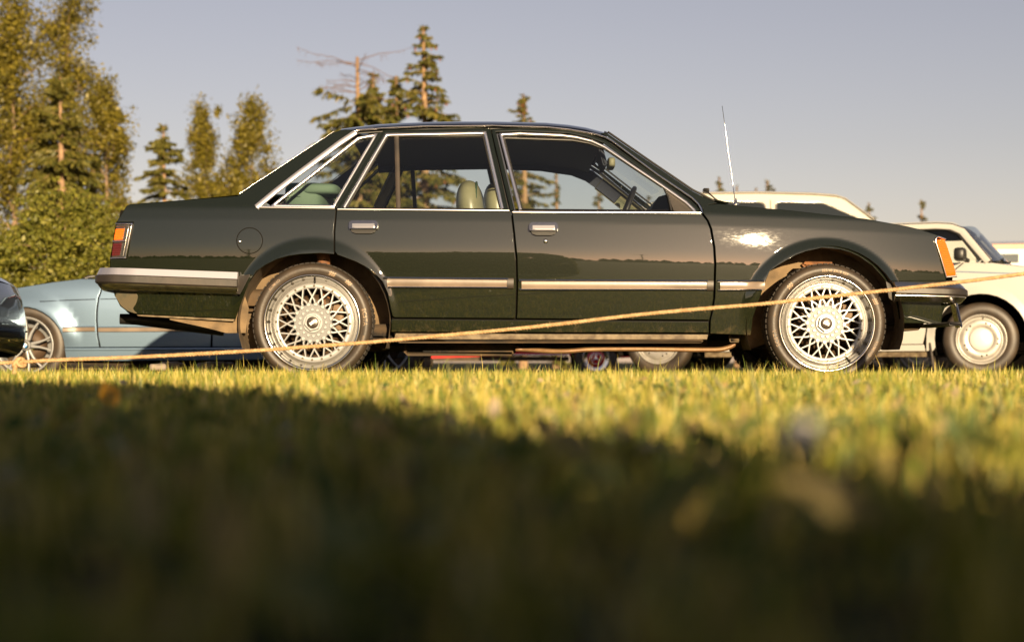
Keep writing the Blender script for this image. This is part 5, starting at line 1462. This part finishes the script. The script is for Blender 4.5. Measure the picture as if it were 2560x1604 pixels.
for far in (False, True):
    st_ = 30 if far else 12
    panel(SB, 'front_wing', FW, M['blue'], blue, step=st_, far=far)
    fdb = panel(SB, 'front_door', FD, M['blue'], blue, step=st_, far=far)
    rdb = panel(SB, 'rear_door', RD, M['blue'], blue, step=st_, far=far)
    panel(SB, 'rear_quarter_panel', RQ, M['blue'], blue, step=st_, far=far)
    panel(SB, 'sill', [(161, 871), (860, 869), (858, 898), (300, 902), (165, 900)], M['blue'], blue, off=-0.004, step=20, far=far)
    strip(SB, 'sill_ridge', [(163, 873), (858, 871)], 7, 0.006, M['blue'], blue, off=-0.006, far=far)
    panel(SB, 'inner_skin', [(262, 700), (-180, 770), (-180, 850), (-44, 860), (-30, 815), (0, 780), (59, 762), (110, 778), (150, 820), (165, 880), (850, 880), (862, 830), (890, 780), (953, 760), (1020, 780), (1052, 850), (1070, 860), (1070, 720), (1000, 695)], M['gap'], blue, off=0.03, bevel=False, step=40, far=far)
    panel(SB, 'side_glass', [(330, 688), (440, 596), (560, 582), (690, 582), (770, 596), (860, 684)], M['glass_dark'], blue, off=0.02, bevel=False, step=40, far=far)
    strip(SB, 'roof_frame', BR, 14, 0.01, M['blue'], blue, off=0.0, flat=True, far=far)
    for (par, a, b_) in ((blue, 157, 238), (fdb, 246, 526), (rdb, 534, 826)):
        strip(SB, 'side_moulding', [(a, 824), (b_, 822.5)], 11, 0.012, M['mould'], par, off=-0.002, flat=True, far=far)
        strip(SB, 'moulding_lip', [(a, 817.5), (b_, 816)], 4, 0.012, M['blue'], par, off=-0.002, far=far)
    strip(SB, 'body_crease', [(100, 753.5), (170, 750), (238, 747.8)], 2.2, 0.0006, M['gap'], blue, off=0.0, far=far, n=4)
    strip(SB, 'body_crease', [(250, 747.5), (400, 744), (530, 743)], 2.2, 0.0006, M['gap'], fdb, off=0.0, far=far, n=4)
    strip(SB, 'door_handle', [(470, 762), (515, 761)], 10, 0.02, M['blue'], fdb, far=far)
span(SB, 'bonnet', [(-190, 762), (-120, 744), (-40, 731), (35, 720.5), (131, 705), (202, 696.5), (250, 697)], M['blue'], blue, crown=0.03)
span(SB, 'windscreen', [(250, 697), (430, 578)], M['glass_dark'], blue, crown=0.05, step=30)
span(SB, 'roof_panel', [(430, 578), (560, 562), (690, 562), (790, 580)], M['blue'], blue, crown=0.04, step=30)
span(SB, 'rear_screen', [(790, 580), (930, 688)], M['glass_dark'], blue, crown=0.04, step=30)
span(SB, 'boot_lid', [(930, 688), (1000, 688), (1062, 700)], M['blue'], blue, crown=0.02, step=30)
span(SB, 'tail_panel', [(1062, 700), (1078, 730), (1082, 800), (1074, 872), (1050, 878)], M['blue'], blue, crown=-0.03, step=30)
span(SB, 'nose_panel', [(-190, 762), (-205, 790), (-205, 850), (-150, 868)], M['blue'], blue, crown=-0.03, step=30)
b = MB(); b.box((BO[0], DB + .88, 0.10), (1.75, .74, .05), None, .02); b.build('floor_pan', M['under'], blue, origin=BO)
b = MB(); b.tube([W(205, 700, DB + .4), W(222, 692, DB + .35), W(236, 690, DB + .4)], [.012, .016, .01], 6); b.build('wiper', M['trim_black'], blue, origin=BO)
M['bmw_blue'] = mat('badge_blue', (0.03, 0.22, 0.55), 0.3)
def alloy(parent, loc, far=False):
    w_ = empty('wheel', parent, loc, (0, 0, math.pi if far else 0))
    tyre_into(w_, 0.226, 0.325, 0.23)
    MB().lathe([(0.222, 0.016), (0.229, 0.004), (0.227, -0.004), (0.220, -0.003), (0.212, 0.006), (0.207, 0.018), (0.205, 0.05), (0.20, 0.18), (0.06, 0.19)], 64).build('rim', M['silver'], w_)
    sp_ = None
    for k in range(5):
        for dk in (-1, 1):
            a = 2 * math.pi * k / 5 + 0.25
            if sp_ is None or True:
                b = MB(); rows = []
                for i, (r, off_, wd, y) in enumerate(((0.045, 0.010, 0.013, 0.020), (0.11, 0.020, 0.0095, 0.016), (0.16, 0.036, 0.0085, 0.016), (0.212, 0.060, 0.0095, 0.014))):
                    x = off_ * dk
                    rows.append([(x - wd, y + .03, r), (x - wd, y + .004, r), (x - wd * .6, y, r), (x + wd * .6, y, r), (x + wd, y + .004, r), (x + wd, y + .03, r)])
                b.grid(rows)
                rot_ = Matrix.Rotation(a, 3, 'Y'); b.v = [tuple(rot_ @ Vector(q)) for q in b.v]
                b.build('spoke', M['silver'], w_)
    MB().lathe([(0, 0.004), (0.033, 0.006), (0.040, 0.014), (0.044, 0.03)], 32).build('hub', M['silver'], w_)
    MB().lathe([(0.0, 0.0015), (0.029, 0.0015), (0.030, 0.006)], 32).build('badge_ring', M['trim_black'], w_)
    for k, mm_ in enumerate(('white', 'bmw_blue', 'white', 'bmw_blue')):
        pts = [(0, 0)] + [(0.019 * math.sin(R(90 * k + 15 * j)), 0.019 * math.cos(R(90 * k + 15 * j))) for j in range(7)]
        bb = MB(); bb.add([(p_[0], 0.0006, p_[1]) for p_ in pts], [tuple(range(len(pts)))]); bb.build('badge_quarter', M[mm_], w_, False)
    MB().lathe([(0.05, 0.11), (0.145, 0.11), (0.145, 0.13)], 40).build('brake_disc', M['brake'], w_)
    return w_
for u in (59, 953):
    alloy(blue, tuple(np.array(((u - 1280) * KB, DB + 0.03, CZ + (HV - 863) * KB)) - BO))
    alloy(blue, tuple(np.array(((u - 1280) * KB, DB + 1.73, CZ + (HV - 863) * KB)) - BO), True)

# ---------------------------------------------------------------- black car at the left edge
DK = 8.2; KK = DK / F
black = thing('black_car', 'glossy black car with a thin chrome strip, parked nose to tail with the saloon', 'car', ((-900 - 1280) * KK, DK + 0.85, 0.0))
KO = np.array(black.location)
pk_ = make_prof([(-.2, -35), (0.12, -30), (0.2, -14), (0.3, -4), (0.42, 6), (0.55, 16), (0.66, 32), (0.8, 35), (1.5, 30)])
def Yblk(x, z):
    x = np.asarray(x, float); z = np.asarray(z, float)
    t = np.clip((x + 3.56) / 0.82, 0, 1.4)
    return pk_(z) + 0.42 * t ** 3
SKc = PxSurf(DK, Yblk, DK + 0.85, KO)
M['black'] = paint('black_paint', (0.004, 0.004, 0.005), rough=0.3, coat_r=0.02, spec=0.1)
nose = [(-103, 798), (-104.5, 825), (-109, 850), (-114, 866), (-125, 878), (-139, 886), (-175, 892), (-295, 893)]
BKP = nose + [(-305, 860), (-323, 800), (-365, 752), (-425, 738), (-485, 752), (-527, 800), (-543, 870), (-543, 893), (-1575, 893), (-1595, 850), (-1630, 780), (-1685, 745), (-1745, 745), (-1795, 780), (-1815, 850), (-1820, 890), (-1985, 880), (-2005, 760), (-1985, 600), (-1655, 575), (-855, 575), (-575, 590), (-405, 612), (-275, 640), (-195, 664), (-155, 680), (-139, 694), (-122, 724), (-110, 762)]
for far in (False, True):
    panel(SKc, 'body_side', BKP, M['black'], black, step=(60 if far else 16), far=far, lip=0.02)
    panel(SKc, 'side_glass', [(-715, 575), (-935, 430), (-1055, 415), (-1405, 415), (-1575, 440), (-1675, 570)], M['glass_dark'], black, off=0.02, bevel=False, step=60, far=far)
    strip(SKc, 'roof_frame', [(-685, 580), (-935, 420), (-1055, 402), (-1405, 402), (-1585, 428), (-1705, 572)], 18, 0.01, M['black'], black, flat=True, far=far)
    strip(SKc, 'chrome_strip', [(-106, 818), (-135, 817), (-165, 815), (-215, 813), (-295, 812)], 6, 0.012, M['chrome'], black, off=-0.006, far=far)
span(SKc, 'nose_panel', [(-139, 694), (-122, 724), (-110, 762), (-103, 798), (-104.5, 825), (-109, 850), (-114, 866), (-125, 878), (-139, 886)], M['black'], black, crown=0.035, step=10, power=3)
span(SKc, 'chrome_strip', [(-103.6, 811), (-104, 819)], M['chrome'], black, crown=0.042, step=4, power=3, inset=-0.004)
span(SKc, 'bonnet', [(-685, 580), (-575, 590), (-405, 612), (-275, 640), (-195, 664), (-155, 680), (-139, 694)], M['black'], black, crown=0.04, step=20)
span(SKc, 'roof_panel', [(-935, 420), (-1055, 402), (-1405, 402), (-1585, 428)], M['black'], black, crown=0.05, step=60)
span(SKc, 'windscreen', [(-935, 420), (-685, 580)], M['glass_dark'], black, crown=0.06, step=60)
span(SKc, 'rear_screen', [(-1705, 572), (-1585, 428)], M['glass_dark'], black, crown=0.06, step=60)
span(SKc, 'boot_lid', [(-1985, 600), (-1705, 572)], M['black'], black, crown=0.03, step=60)
span(SKc, 'tail_panel', [(-1985, 600), (-2005, 760), (-1985, 880)], M['black'], black, crown=0.05, step=60)
b = MB(); b.box((-4.85, DK + .85, 0.24), (1.7, .6, .06), None, .02); b.build('floor_pan', M['under'], black, origin=KO)
for u in (-425, -1715):
    steel_wheel(black, tuple(np.array(((u - 1280) * KK, DK + 0.03, 0.30)) - KO), r_t=0.30, detail=False)
    steel_wheel(black, tuple(np.array(((u - 1280) * KK, DK + 1.67, 0.30)) - KO), far=True, r_t=0.30, detail=False)

# ---------------------------------------------------------------- cream saloon at the right, turned a little towards the camera
YAW = R(-22.5)
cr_, sr_ = math.cos(YAW), math.sin(YAW)
AX = 1.44
fw_w = np.array(((2453 - 1280) * 14.0 / F, 14.0))
fl = np.array((AX, -0.82))
root_xy = fw_w - np.array((cr_ * fl[0] - sr_ * fl[1], sr_ * fl[0] + cr_ * fl[1]))
cream = thing('cream_sedan', 'cream saloon car with plain steel wheels and a thin blue side stripe', 'car', (root_xy[0], root_xy[1], -0.01), YAW)
pv = make_prof([(-.2, -12), (0.2, -8), (0.4, -4), (0.58, -1), (0.7, 2), (0.82, 6), (0.92, 12), (0.97, 22), (1.5, 22)])
def Ycream(x, z):
    x = np.asarray(x, float); z = np.asarray(z, float)
    y = pv(z) + 0.12 * (np.clip(x - 1.1, 0, 3) / 1.2) ** 2.4 + 0.08 * (np.clip(-x - 1.2, 0, 3) / 1.2) ** 2.4
    for xc in (AX, -AX):
        r = np.hypot(x - xc, z - 0.315); q = np.clip((0.46 - r) / 0.08, 0, 1.1)
        y = y - 0.02 * sm(q) * sm((z - 0.3) / 0.12)
    return y
SV = LocSurf(0.86, Ycream)
M['cream'] = paint('cream_paint', (0.38, 0.37, 0.345), rough=0.4, coat_r=0.06, spec=0.3)
M['blue_stripe'] = mat('blue_pinstripe', (0.10, 0.15, 0.22), 0.5)
def arc_pts(xc, zc, r, a0, a1, n=12): return [(xc + r * math.cos(R(a0 + (a1 - a0) * i / n)), zc + r * math.sin(R(a0 + (a1 - a0) * i / n))) for i in range(n + 1)]
RA = 0.385
CFW = [(1.54, 0.965), (1.79, 0.925), (2.10, 0.875), (2.30, 0.83), (2.36, 0.77), (2.37, 0.55), (2.34, 0.30), (1.84, 0.28)] + arc_pts(AX, 0.315, RA, -8, 190, 18) + [(1.04, 0.215), (0.98, 0.215), (0.985, 0.36), (1.02, 0.60), (1.10, 0.80), (1.30, 0.975)]
CFD = [(1.29, 0.975), (1.09, 0.80), (1.01, 0.60), (0.975, 0.36), (0.955, 0.275), (-0.10, 0.27), (-0.08, 0.5), (-0.06, 0.985)]
CRD = [(-0.07, 0.985), (-0.09, 0.5), (-0.11, 0.27), (-0.95, 0.27), (-1.04, 0.45), (-1.10, 0.70), (-1.08, 0.985)]
CRQ = [(-1.09, 0.985), (-1.11, 0.70), (-1.05, 0.47)] + arc_pts(-AX, 0.315, RA, 22, 190, 16) + [(-1.84, 0.28), (-2.30, 0.32), (-2.36, 0.6), (-2.34, 0.90), (-2.2, 0.95), (-1.6, 0.98)]
for far in (False, True):
    st_ = 24 if far else 10
    panel(SV, 'front_wing', CFW, M['cream'], cream, step=st_, far=far, gap=1.0)
    cfd = panel(SV, 'front_door', CFD, M['cream'], cream, step=st_, far=far, gap=1.0)
    crd = panel(SV, 'rear_door', CRD, M['cream'], cream, step=st_, far=far, gap=1.0)
    panel(SV, 'rear_quarter_panel', CRQ, M['cream'], cream, step=st_, far=far, gap=1.0)
    panel(SV, 'sill', [(-1.03, 0.215), (0.975, 0.215), (0.965, 0.272), (-0.98, 0.268)], M['cream'], cream, step=st_, far=far, gap=0.6)
    panel(SV, 'sill_flange', [(-1.0, 0.165), (1.02, 0.165), (1.02, 0.218), (-1.0, 0.218)], M['sillm'], cream, off=0.035, step=20, far=far, gap=0.5)
    panel(SV, 'inner_skin', [(-2.28, 0.35), (-1.86, 0.35)] + list(reversed(arc_pts(-AX, 0.315, 0.41, 0, 180, 10))) + [(-1.0, 0.24), (1.02, 0.24)] + list(reversed(arc_pts(AX, 0.315, 0.41, 0, 180, 10))) + [(2.28, 0.35), (2.28, 0.78), (1.3, 0.94), (-2.2, 0.9)], M['gap'], cream, off=0.03, bevel=False, step=40, far=far)
    for xc in (AX, -AX):
        rows = []
        for i in range(17):
            a = R(-20 + 220 * i / 16)
            rows.append([(xc + 0.40 * math.cos(a), -0.82 + dy, 0.315 + 0.40 * math.sin(a)) for dy in (0, .28)] + [(xc, -0.54, 0.315)])
        b = MB().grid(rows)
        if far: b.v = [(q[0], -q[1], q[2]) for q in b.v]
        b.build('wheel_well', M['gap'], cream)
    strip(SV, 'roof_frame', [(1.50, 0.975), (1.27, 1.25), (1.18, 1.295), (1.05, 1.308), (-0.90, 1.30), (-1.10, 1.26), (-1.55, 0.98)], 22, 0.012, M['cream'], cream, off=0.0, flat=True, far=far, step=10)
    strip(SV, 'gutter', [(1.53, 0.975), (1.29, 1.27), (1.18, 1.315), (1.05, 1.326), (-0.90, 1.318)], 5, 0.012, M['chrome_worn'], cream, off=-0.004, far=far, step=10)
    panel(SV, 'door_glass', [(1.40, 0.985), (1.22, 1.22), (1.10, 1.265), (-0.02, 1.268), (-0.05, 0.99)], M['glass'], cfd, off=0.02, bevel=False, step=40, far=far)
    strip(SV, 'window_seal', [(1.43, 0.985), (1.235, 1.232), (1.12, 1.28), (-0.01, 1.283), (-0.04, 0.985)], 9, 0.006, M['trim_black'], cfd, off=0.004, flat=True, far=far)
    panel(SV, 'door_glass', [(-0.14, 0.99), (-0.12, 1.265), (-0.95, 1.262), (-1.12, 0.99)], M['glass'], crd, off=0.02, bevel=False, step=40, far=far)
    strip(SV, 'window_seal', [(-0.13, 0.985), (-0.11, 1.28), (-0.96, 1.275), (-1.14, 0.99)], 9, 0.006, M['trim_black'], crd, off=0.004, flat=True, far=far)
    strip(SV, 'door_post', [(-0.08, 0.98), (-0.06, 1.29)], 26, 0.004, M['cream'], cream, off=0.012, flat=True, far=far)
    for (par, a, b_, za, zb) in ((cream, 1.10, 2.28, 0.902, 0.80), (cfd, -0.05, 1.06, 0.915, 0.904)):
        strip(SV, 'pinstripe', [(a, za), (b_, zb)] if par is cfd else [(a, za), (1.8, 0.864), (b_, zb)], 3.6, 0.0008, M['blue_stripe'], par, off=0.0, flat=True, far=far, step=14)
    b = superellipsoid((1.28, -0.93, 1.035), (0.05, 0.085, 0.058), 0.5, 16, 10)
    b.tube([(1.28, -0.88, 1.01), (1.32, -0.76, 0.99)], 0.022, 8)
    if far: b.v = [(q[0], -q[1], q[2]) for q in b.v]
    b.build('door_mirror', M['trim_black'], cfd)
    b = MB(); b.box((1.035, -0.74, 0.15), (0.008, 0.11, 0.14), Matrix.Rotation(R(-8), 3, 'Y'), 0.003)
    if far: b.v = [(q[0], -q[1], q[2]) for q in b.v]
    b.build('mud_flap', M['rubber'], cream)
    b = MB(); b.box((2.30, -0.72, 0.66), (0.03, 0.07, 0.035), None, 0.01)
    if far: b.v = [(q[0], -q[1], q[2]) for q in b.v]
    b.build('indicator_lamp', M['amber'], cream)
span(SV, 'roof_panel', [(1.24, 1.285), (1.15, 1.315), (1.0, 1.326), (0.2, 1.33), (-0.95, 1.318), (-1.12, 1.265)], M['cream'], cream, crown=0.03, power=4, step=16)
span(SV, 'windscreen', [(1.52, 0.972), (1.25, 1.285)], M['glass_dark'], cream, crown=0.07, step=20, n=18)
span(SV, 'rear_screen', [(-1.55, 0.98), (-1.12, 1.265)], M['glass_dark'], cream, crown=0.05, step=30)
span(SV, 'bonnet', [(1.54, 0.966), (1.79, 0.927), (2.10, 0.877), (2.30, 0.832)], M['cream'], cream, crown=0.03, step=20)
span(SV, 'boot_lid', [(-1.6, 0.98), (-2.2, 0.95), (-2.34, 0.90)], M['cream'], cream, crown=0.02, step=20)
span(SV, 'nose_panel', [(2.30, 0.832), (2.36, 0.77), (2.37, 0.55), (2.34, 0.30)], M['trim_black'], cream, crown=0.03, step=20)
span(SV, 'tail_panel', [(-2.34, 0.90), (-2.36, 0.6), (-2.30, 0.32)], M['cream'], cream, crown=-0.03, step=20)
span(SV, 'headlining', [(1.20, 1.275), (-1.0, 1.28)], M['liner_roof'], cream, crown=0.0, step=60)
b = MB(); b.box((0.05, 0, 0.25), (2.0, 0.62, 0.05), None, 0.02); b.build('floor_pan', M['under'], cream)
b = MB(); b.box((1.35, 0, 0.92), (0.16, 0.66, 0.05), Matrix.Rotation(R(8), 3, 'Y'), 0.03); b.build('dashboard', M['trim_black'], cream)
for yy in (-0.36, 0.36):
    b = superellipsoid((0.25, yy, 0.78), (0.09, 0.23, 0.30), 0.5, 16, 10); b.build('front_seat', M['trim_black'], cream)
for k, yy in enumerate((-0.50, 0.10)):
    b = MB(); b.tube([(1.60, yy, 0.975), (1.58, yy + .05, 1.005), (1.555, yy + .18, 1.02)], 0.008, 6); b.tube([(1.57, yy + .0, 1.00), (1.54, yy + .45, 1.045)], 0.010, 6); b.build('wiper', M['trim_black'], cream)
steel_wheel(cream, (AX, -0.82, 0.315), R(11), R(25), r_rim=0.208, r_t=0.315)
steel_wheel(cream, (-AX, -0.82, 0.315), 0, R(10), r_rim=0.208, r_t=0.315)
steel_wheel(cream, (AX, 0.82, 0.315), R(11), 0, True, r_rim=0.208, r_t=0.315, detail=False)
steel_wheel(cream, (-AX, 0.82, 0.315), 0, 0, True, r_rim=0.208, r_t=0.315, detail=False)

# ---------------------------------------------------------------- cream off-roader behind the bonnet
DW = 17.2; KW = DW / F
wag = thing('off_roader', 'compact cream off-road car showing its roof and windows over the green bonnet', 'car', ((1990 - 1280) * KW, DW + .85, -0.12))
WO = np.array(wag.location)
pw = make_prof([(-.3, -4), (0.5, -1), (1.0, 1), (1.28, 4), (1.34, 14), (2.2, 14)])
SW = PxSurf(DW, lambda x, z: pw(z) + 0.10 * (np.clip(np.abs(np.asarray(x) - 2.7) - 1.2, 0, 3) / .8) ** 2, DW + .85, WO)
M['cream2'] = paint('ivory_paint', (0.40, 0.38, 0.335), rough=0.4, coat_r=0.06, spec=0.3)
roofl = [(1690, 487), (1730, 484), (1775, 482.5), (1897, 481), (2030, 484), (2089, 488.5), (2113, 496)]
for far in (False, True):
    panel(SW, 'body_side', [(1545, 580), (2215, 572), (2400, 590), (2440, 630), (2445, 780)] + [(2380, 800), (2362, 745), (2320, 712), (2270, 712), (2230, 745), (2215, 800)] + [(1770, 800), (1755, 745), (1715, 712), (1665, 712), (1625, 745), (1610, 800), (1535, 780)], M['cream2'], wag, step=30, far=far)
    panel(SW, 'upper_side', [(1545, 580), (1558, 527), (1688, 489), (1730, 486), (1775, 485), (1897, 483.5), (2030, 487), (2089, 491.5), (2113, 499), (2160, 534), (2210, 572)], M['cream2'], wag, step=20, far=far, off=0.004)
    for q in ([(1770, 504), (1895, 504), (1907, 507), (1913, 513), (1920, 566), (1768, 570)], [(1940, 568), (1939, 512), (1942, 506), (1950, 504), (2050, 506), (2064, 509), (2137, 541), (2176, 566)], [(1600, 548), (1700, 506), (1745, 505), (1743, 570), (1600, 572)]):
        q = [(a, b_) for a, b_ in q]
        panel(SW, 'window_opening', q, M['trim_black'], wag, off=-0.004, bevel=False, step=20, far=far)
        cx = sum(a for a, _ in q) / len(q); cy = sum(b_ for _, b_ in q) / len(q)
        panel(SW, 'window_glass', [(cx + (a - cx) * .97, cy + (b_ - cy) * .93) for a, b_ in q], M['win_refl'] if 'win_refl' in M else M['glass_dark'], wag, off=-0.007, bevel=False, step=20, far=far)
        strip(SW, 'window_trim', q, 2.4, 0.006, M['chrome_worn'], wag, off=-0.006, closed=True, far=far)
    strip(SW, 'gutter', roofl + [(2186, 549)], 3, 0.02, M['cream2'], wag, off=-0.012, far=far)
    strip(SW, 'door_gap', [(1926, 500), (1930, 580)], 1.8, 0.002, M['gap'], wag, off=0.0, far=far)
    strip(SW, 'screen_seal', [(2114, 497), (2190, 552)], 3, 0.008, M['trim_black'], wag, off=0.0, far=far)
span(SW, 'roof_panel', roofl, M['cream2'], wag, crown=0.05, power=4, step=30)
span(SW, 'windscreen', [(2113, 497), (2212, 573)], M['glass_dark'], wag, crown=0.05, step=40)
span(SW, 'rear_screen', [(1558, 527), (1690, 487)], M['glass_dark'], wag, crown=0.03, step=40)
span(SW, 'bonnet', [(2212, 573), (2400, 590), (2440, 630)], M['cream2'], wag, crown=0.03, step=40)
span(SW, 'nose_panel', [(2440, 630), (2445, 780)], M['trim_black'], wag, crown=0.02, step=40)
span(SW, 'tail_panel', [(1558, 527), (1545, 580), (1535, 780)], M['cream2'], wag, crown=0.02, step=40)
b = MB(); b.box((WO[0], DW + .85, 0.35), (1.5, .6, .07), None, .02); b.build('floor_pan', M['under'], wag, origin=WO)
b = superellipsoid(W(2105, 545, DW + .45), (0.10, 0.2, 0.09), .6); b.build('seat_headrest', mat('violet_seat', (0.12, 0.12, 0.22), .7), wag, origin=WO)
for u in (1690, 2295):
    steel_wheel(wag, tuple(np.array(((u - 1280) * KW, DW + 0.03, 0.22)) - WO), r_t=0.34, detail=False)
    steel_wheel(wag, tuple(np.array(((u - 1280) * KW, DW + 1.67, 0.22)) - WO), far=True, r_t=0.34, detail=False)

# ---------------------------------------------------------------- red saloon far behind, its hub cap showing under the sill
DRd = 23.6; KR = DRd / F
red = thing('red_car', 'bright red saloon car with chrome sill and red hub caps, glimpsed under the green saloon', 'car', ((1250 - 1280) * KR, DRd + .88, -0.17))
RO = np.array(red.location)
pr_ = make_prof([(-.3, -8), (0.3, -4), (0.5, 0), (0.7, 4), (0.80, 20), (1.6, 22)])
SR = PxSurf(DRd, lambda x, z: pr_(z) + 0 * np.asarray(x), DRd + .88, RO)
M['redp'] = paint('red_paint', (0.55, 0.02, 0.02), rough=0.35, coat_r=0.05)
def arcu(uc, vc, r, a0, a1, n=10): return [(uc + r * math.cos(R(a0 + (a1 - a0) * i / n)), vc - r * math.sin(R(a0 + (a1 - a0) * i / n))) for i in range(n + 1)]
for far in (False, True):
    panel(SR, 'body_side', [(880, 790), (1640, 790), (1645, 890), (1560, 895)] + arcu(1490, 896, 64, 0, 180) + [(1420, 884)] + arcu(1012, 896, 64, 0, 180) + [(930, 893), (872, 885)], M['redp'], red, step=24, far=far)
    panel(SR, 'side_glass', [(1020, 786), (1080, 700), (1330, 698), (1420, 786)], M['glass_dark'], red, off=.02, bevel=False, step=40, far=far)
    strip(SR, 'roof_frame', [(1000, 790), (1070, 690), (1340, 688), (1440, 790)], 9, .01, M['redp'], red, flat=True, far=far)
    strip(SR, 'sill_chrome', [(1080, 887), (1424, 886)], 4, .02, M['chrome'], red, off=-.006, far=far)
    panel(SR, 'lower_sill', [(1080, 889), (1424, 889), (1424, 903), (1080, 903)], M['under'], red, off=.02, bevel=False, step=40, far=far)
span(SR, 'roof_panel', [(1070, 690), (1340, 688)], M['redp'], red, crown=.05, step=40)
span(SR, 'windscreen', [(1340, 688), (1440, 790)], M['glass_dark'], red, crown=.05, step=40)
span(SR, 'rear_screen', [(1000, 790), (1070, 690)], M['glass_dark'], red, crown=.05, step=40)
span(SR, 'bonnet', [(1440, 790), (1640, 790)], M['redp'], red, crown=.04, step=40)
span(SR, 'boot_lid', [(880, 790), (1000, 790)], M['redp'], red, crown=.04, step=40)
span(SR, 'nose_panel', [(1640, 790), (1645, 890)], M['chrome'], red, crown=.0, step=40)
span(SR, 'tail_panel', [(880, 790), (872, 885)], M['redp'], red, crown=.0, step=40)
M['cap_red'] = paint('red_hub_cap', (0.50, 0.015, 0.015), rough=.3)
for u in (1490, 1012):
    for far in (False, True):
        w_ = empty('wheel', red, tuple(np.array(((u - 1280) * KR, DRd + (1.73 if far else .03), CZ + (HV - 896) * KR)) - RO), (0, 0, math.pi if far else 0))
        tyre_into(w_, 0.19, 0.312, 0.19)
        MB().lathe([(0.19, .012), (.196, .0), (.188, -.006), (.17, .01), (.150, .006), (.14, .012), (.125, .016)], 40).build('rim', M['chrome'], w_)
        MB().lathe([(0, -.016), (.07, -.012), (.118, .0), (.128, .012)], 40).build('hub_cap', M['cap_red'], w_)
        MB().lathe([(.072, -.0165), (.078, -.019), (.084, -.0145)], 40).build('star_ring', M['chrome'], w_)
        b = MB()
        for k in range(3):
            a = 2 * math.pi * k / 3
            b.add([(.075 * math.sin(a), -.017, .075 * math.cos(a)), (.012 * math.sin(a + 1.05), -.02, .012 * math.cos(a + 1.05)), (0, -.024, 0), (.012 * math.sin(a - 1.05), -.02, .012 * math.cos(a - 1.05))], [(0, 1, 2), (0, 2, 3)])
        b.build('star', M['chrome'], w_, False)

# ---------------------------------------------------------------- white van with orange bands, far right
DO = 25.0; KV = DO / F
van = thing('camper_van', 'white van with an orange band along its roof edge, behind the cream saloon', 'van', ((2620 - 1280) * KV, DO + .9, -0.15))
VO = np.array(van.location)
SVn = PxSurf(DO, lambda x, z: 0.03 * np.clip(np.asarray(z) - 1.0, 0, 2) + 0 * np.asarray(x), DO + .9, VO)
M['vanw'] = paint('white_van_paint', (0.5, 0.47, 0.43), rough=.4, coat_r=.06); M['orange'] = paint('orange_band_paint', (0.60, 0.12, 0.015), rough=.4, coat_r=.06)
for far in (False, True):
    panel(SVn, 'body_side', [(2345, 622), (2930, 612), (2930, 880), (2860, 892), (2720, 892), (2480, 892), (2370, 892), (2335, 880), (2335, 700)], M['vanw'], van, step=40, far=far)
    panel(SVn, 'roof_band', [(2346, 613), (2930, 604), (2930, 617), (2345, 626)], M['orange'], van, off=-.004, step=40, far=far, gap=.4)
    panel(SVn, 'waist_band', [(2340, 664), (2930, 664), (2930, 676), (2338, 676)], M['orange'], van, off=-.004, step=40, far=far, gap=.4)
    for a in (2362, 2460, 2560, 2660, 2760):
        panel(SVn, 'side_window', [(a, 634), (a + 88, 633), (a + 88, 658), (a, 659)], M['glass_dark'], van, off=-.005, bevel=False, step=40, far=far)
        panel(SVn, 'window_back', [(a, 634), (a + 88, 633), (a + 88, 658), (a, 659)], M['trim_black'], van, off=-.003, bevel=False, step=40, far=far)
span(SVn, 'roof_panel', [(2346, 613), (2930, 604)], M['vanw'], van, crown=.08, power=4, step=60)
span(SVn, 'tail_panel', [(2346, 613), (2335, 700), (2335, 880)], M['vanw'], van, crown=0, step=60)
span(SVn, 'nose_panel', [(2930, 604), (2930, 880)], M['vanw'], van, crown=0, step=60)
for u in (2430, 2800):
    steel_wheel(van, tuple(np.array(((u - 1280) * KV, DO - 0.02, 0.14)) - VO), r_t=0.31, detail=False)
    steel_wheel(van, tuple(np.array(((u - 1280) * KV, DO + 1.82, 0.14)) - VO), far=True, r_t=0.31, detail=False)
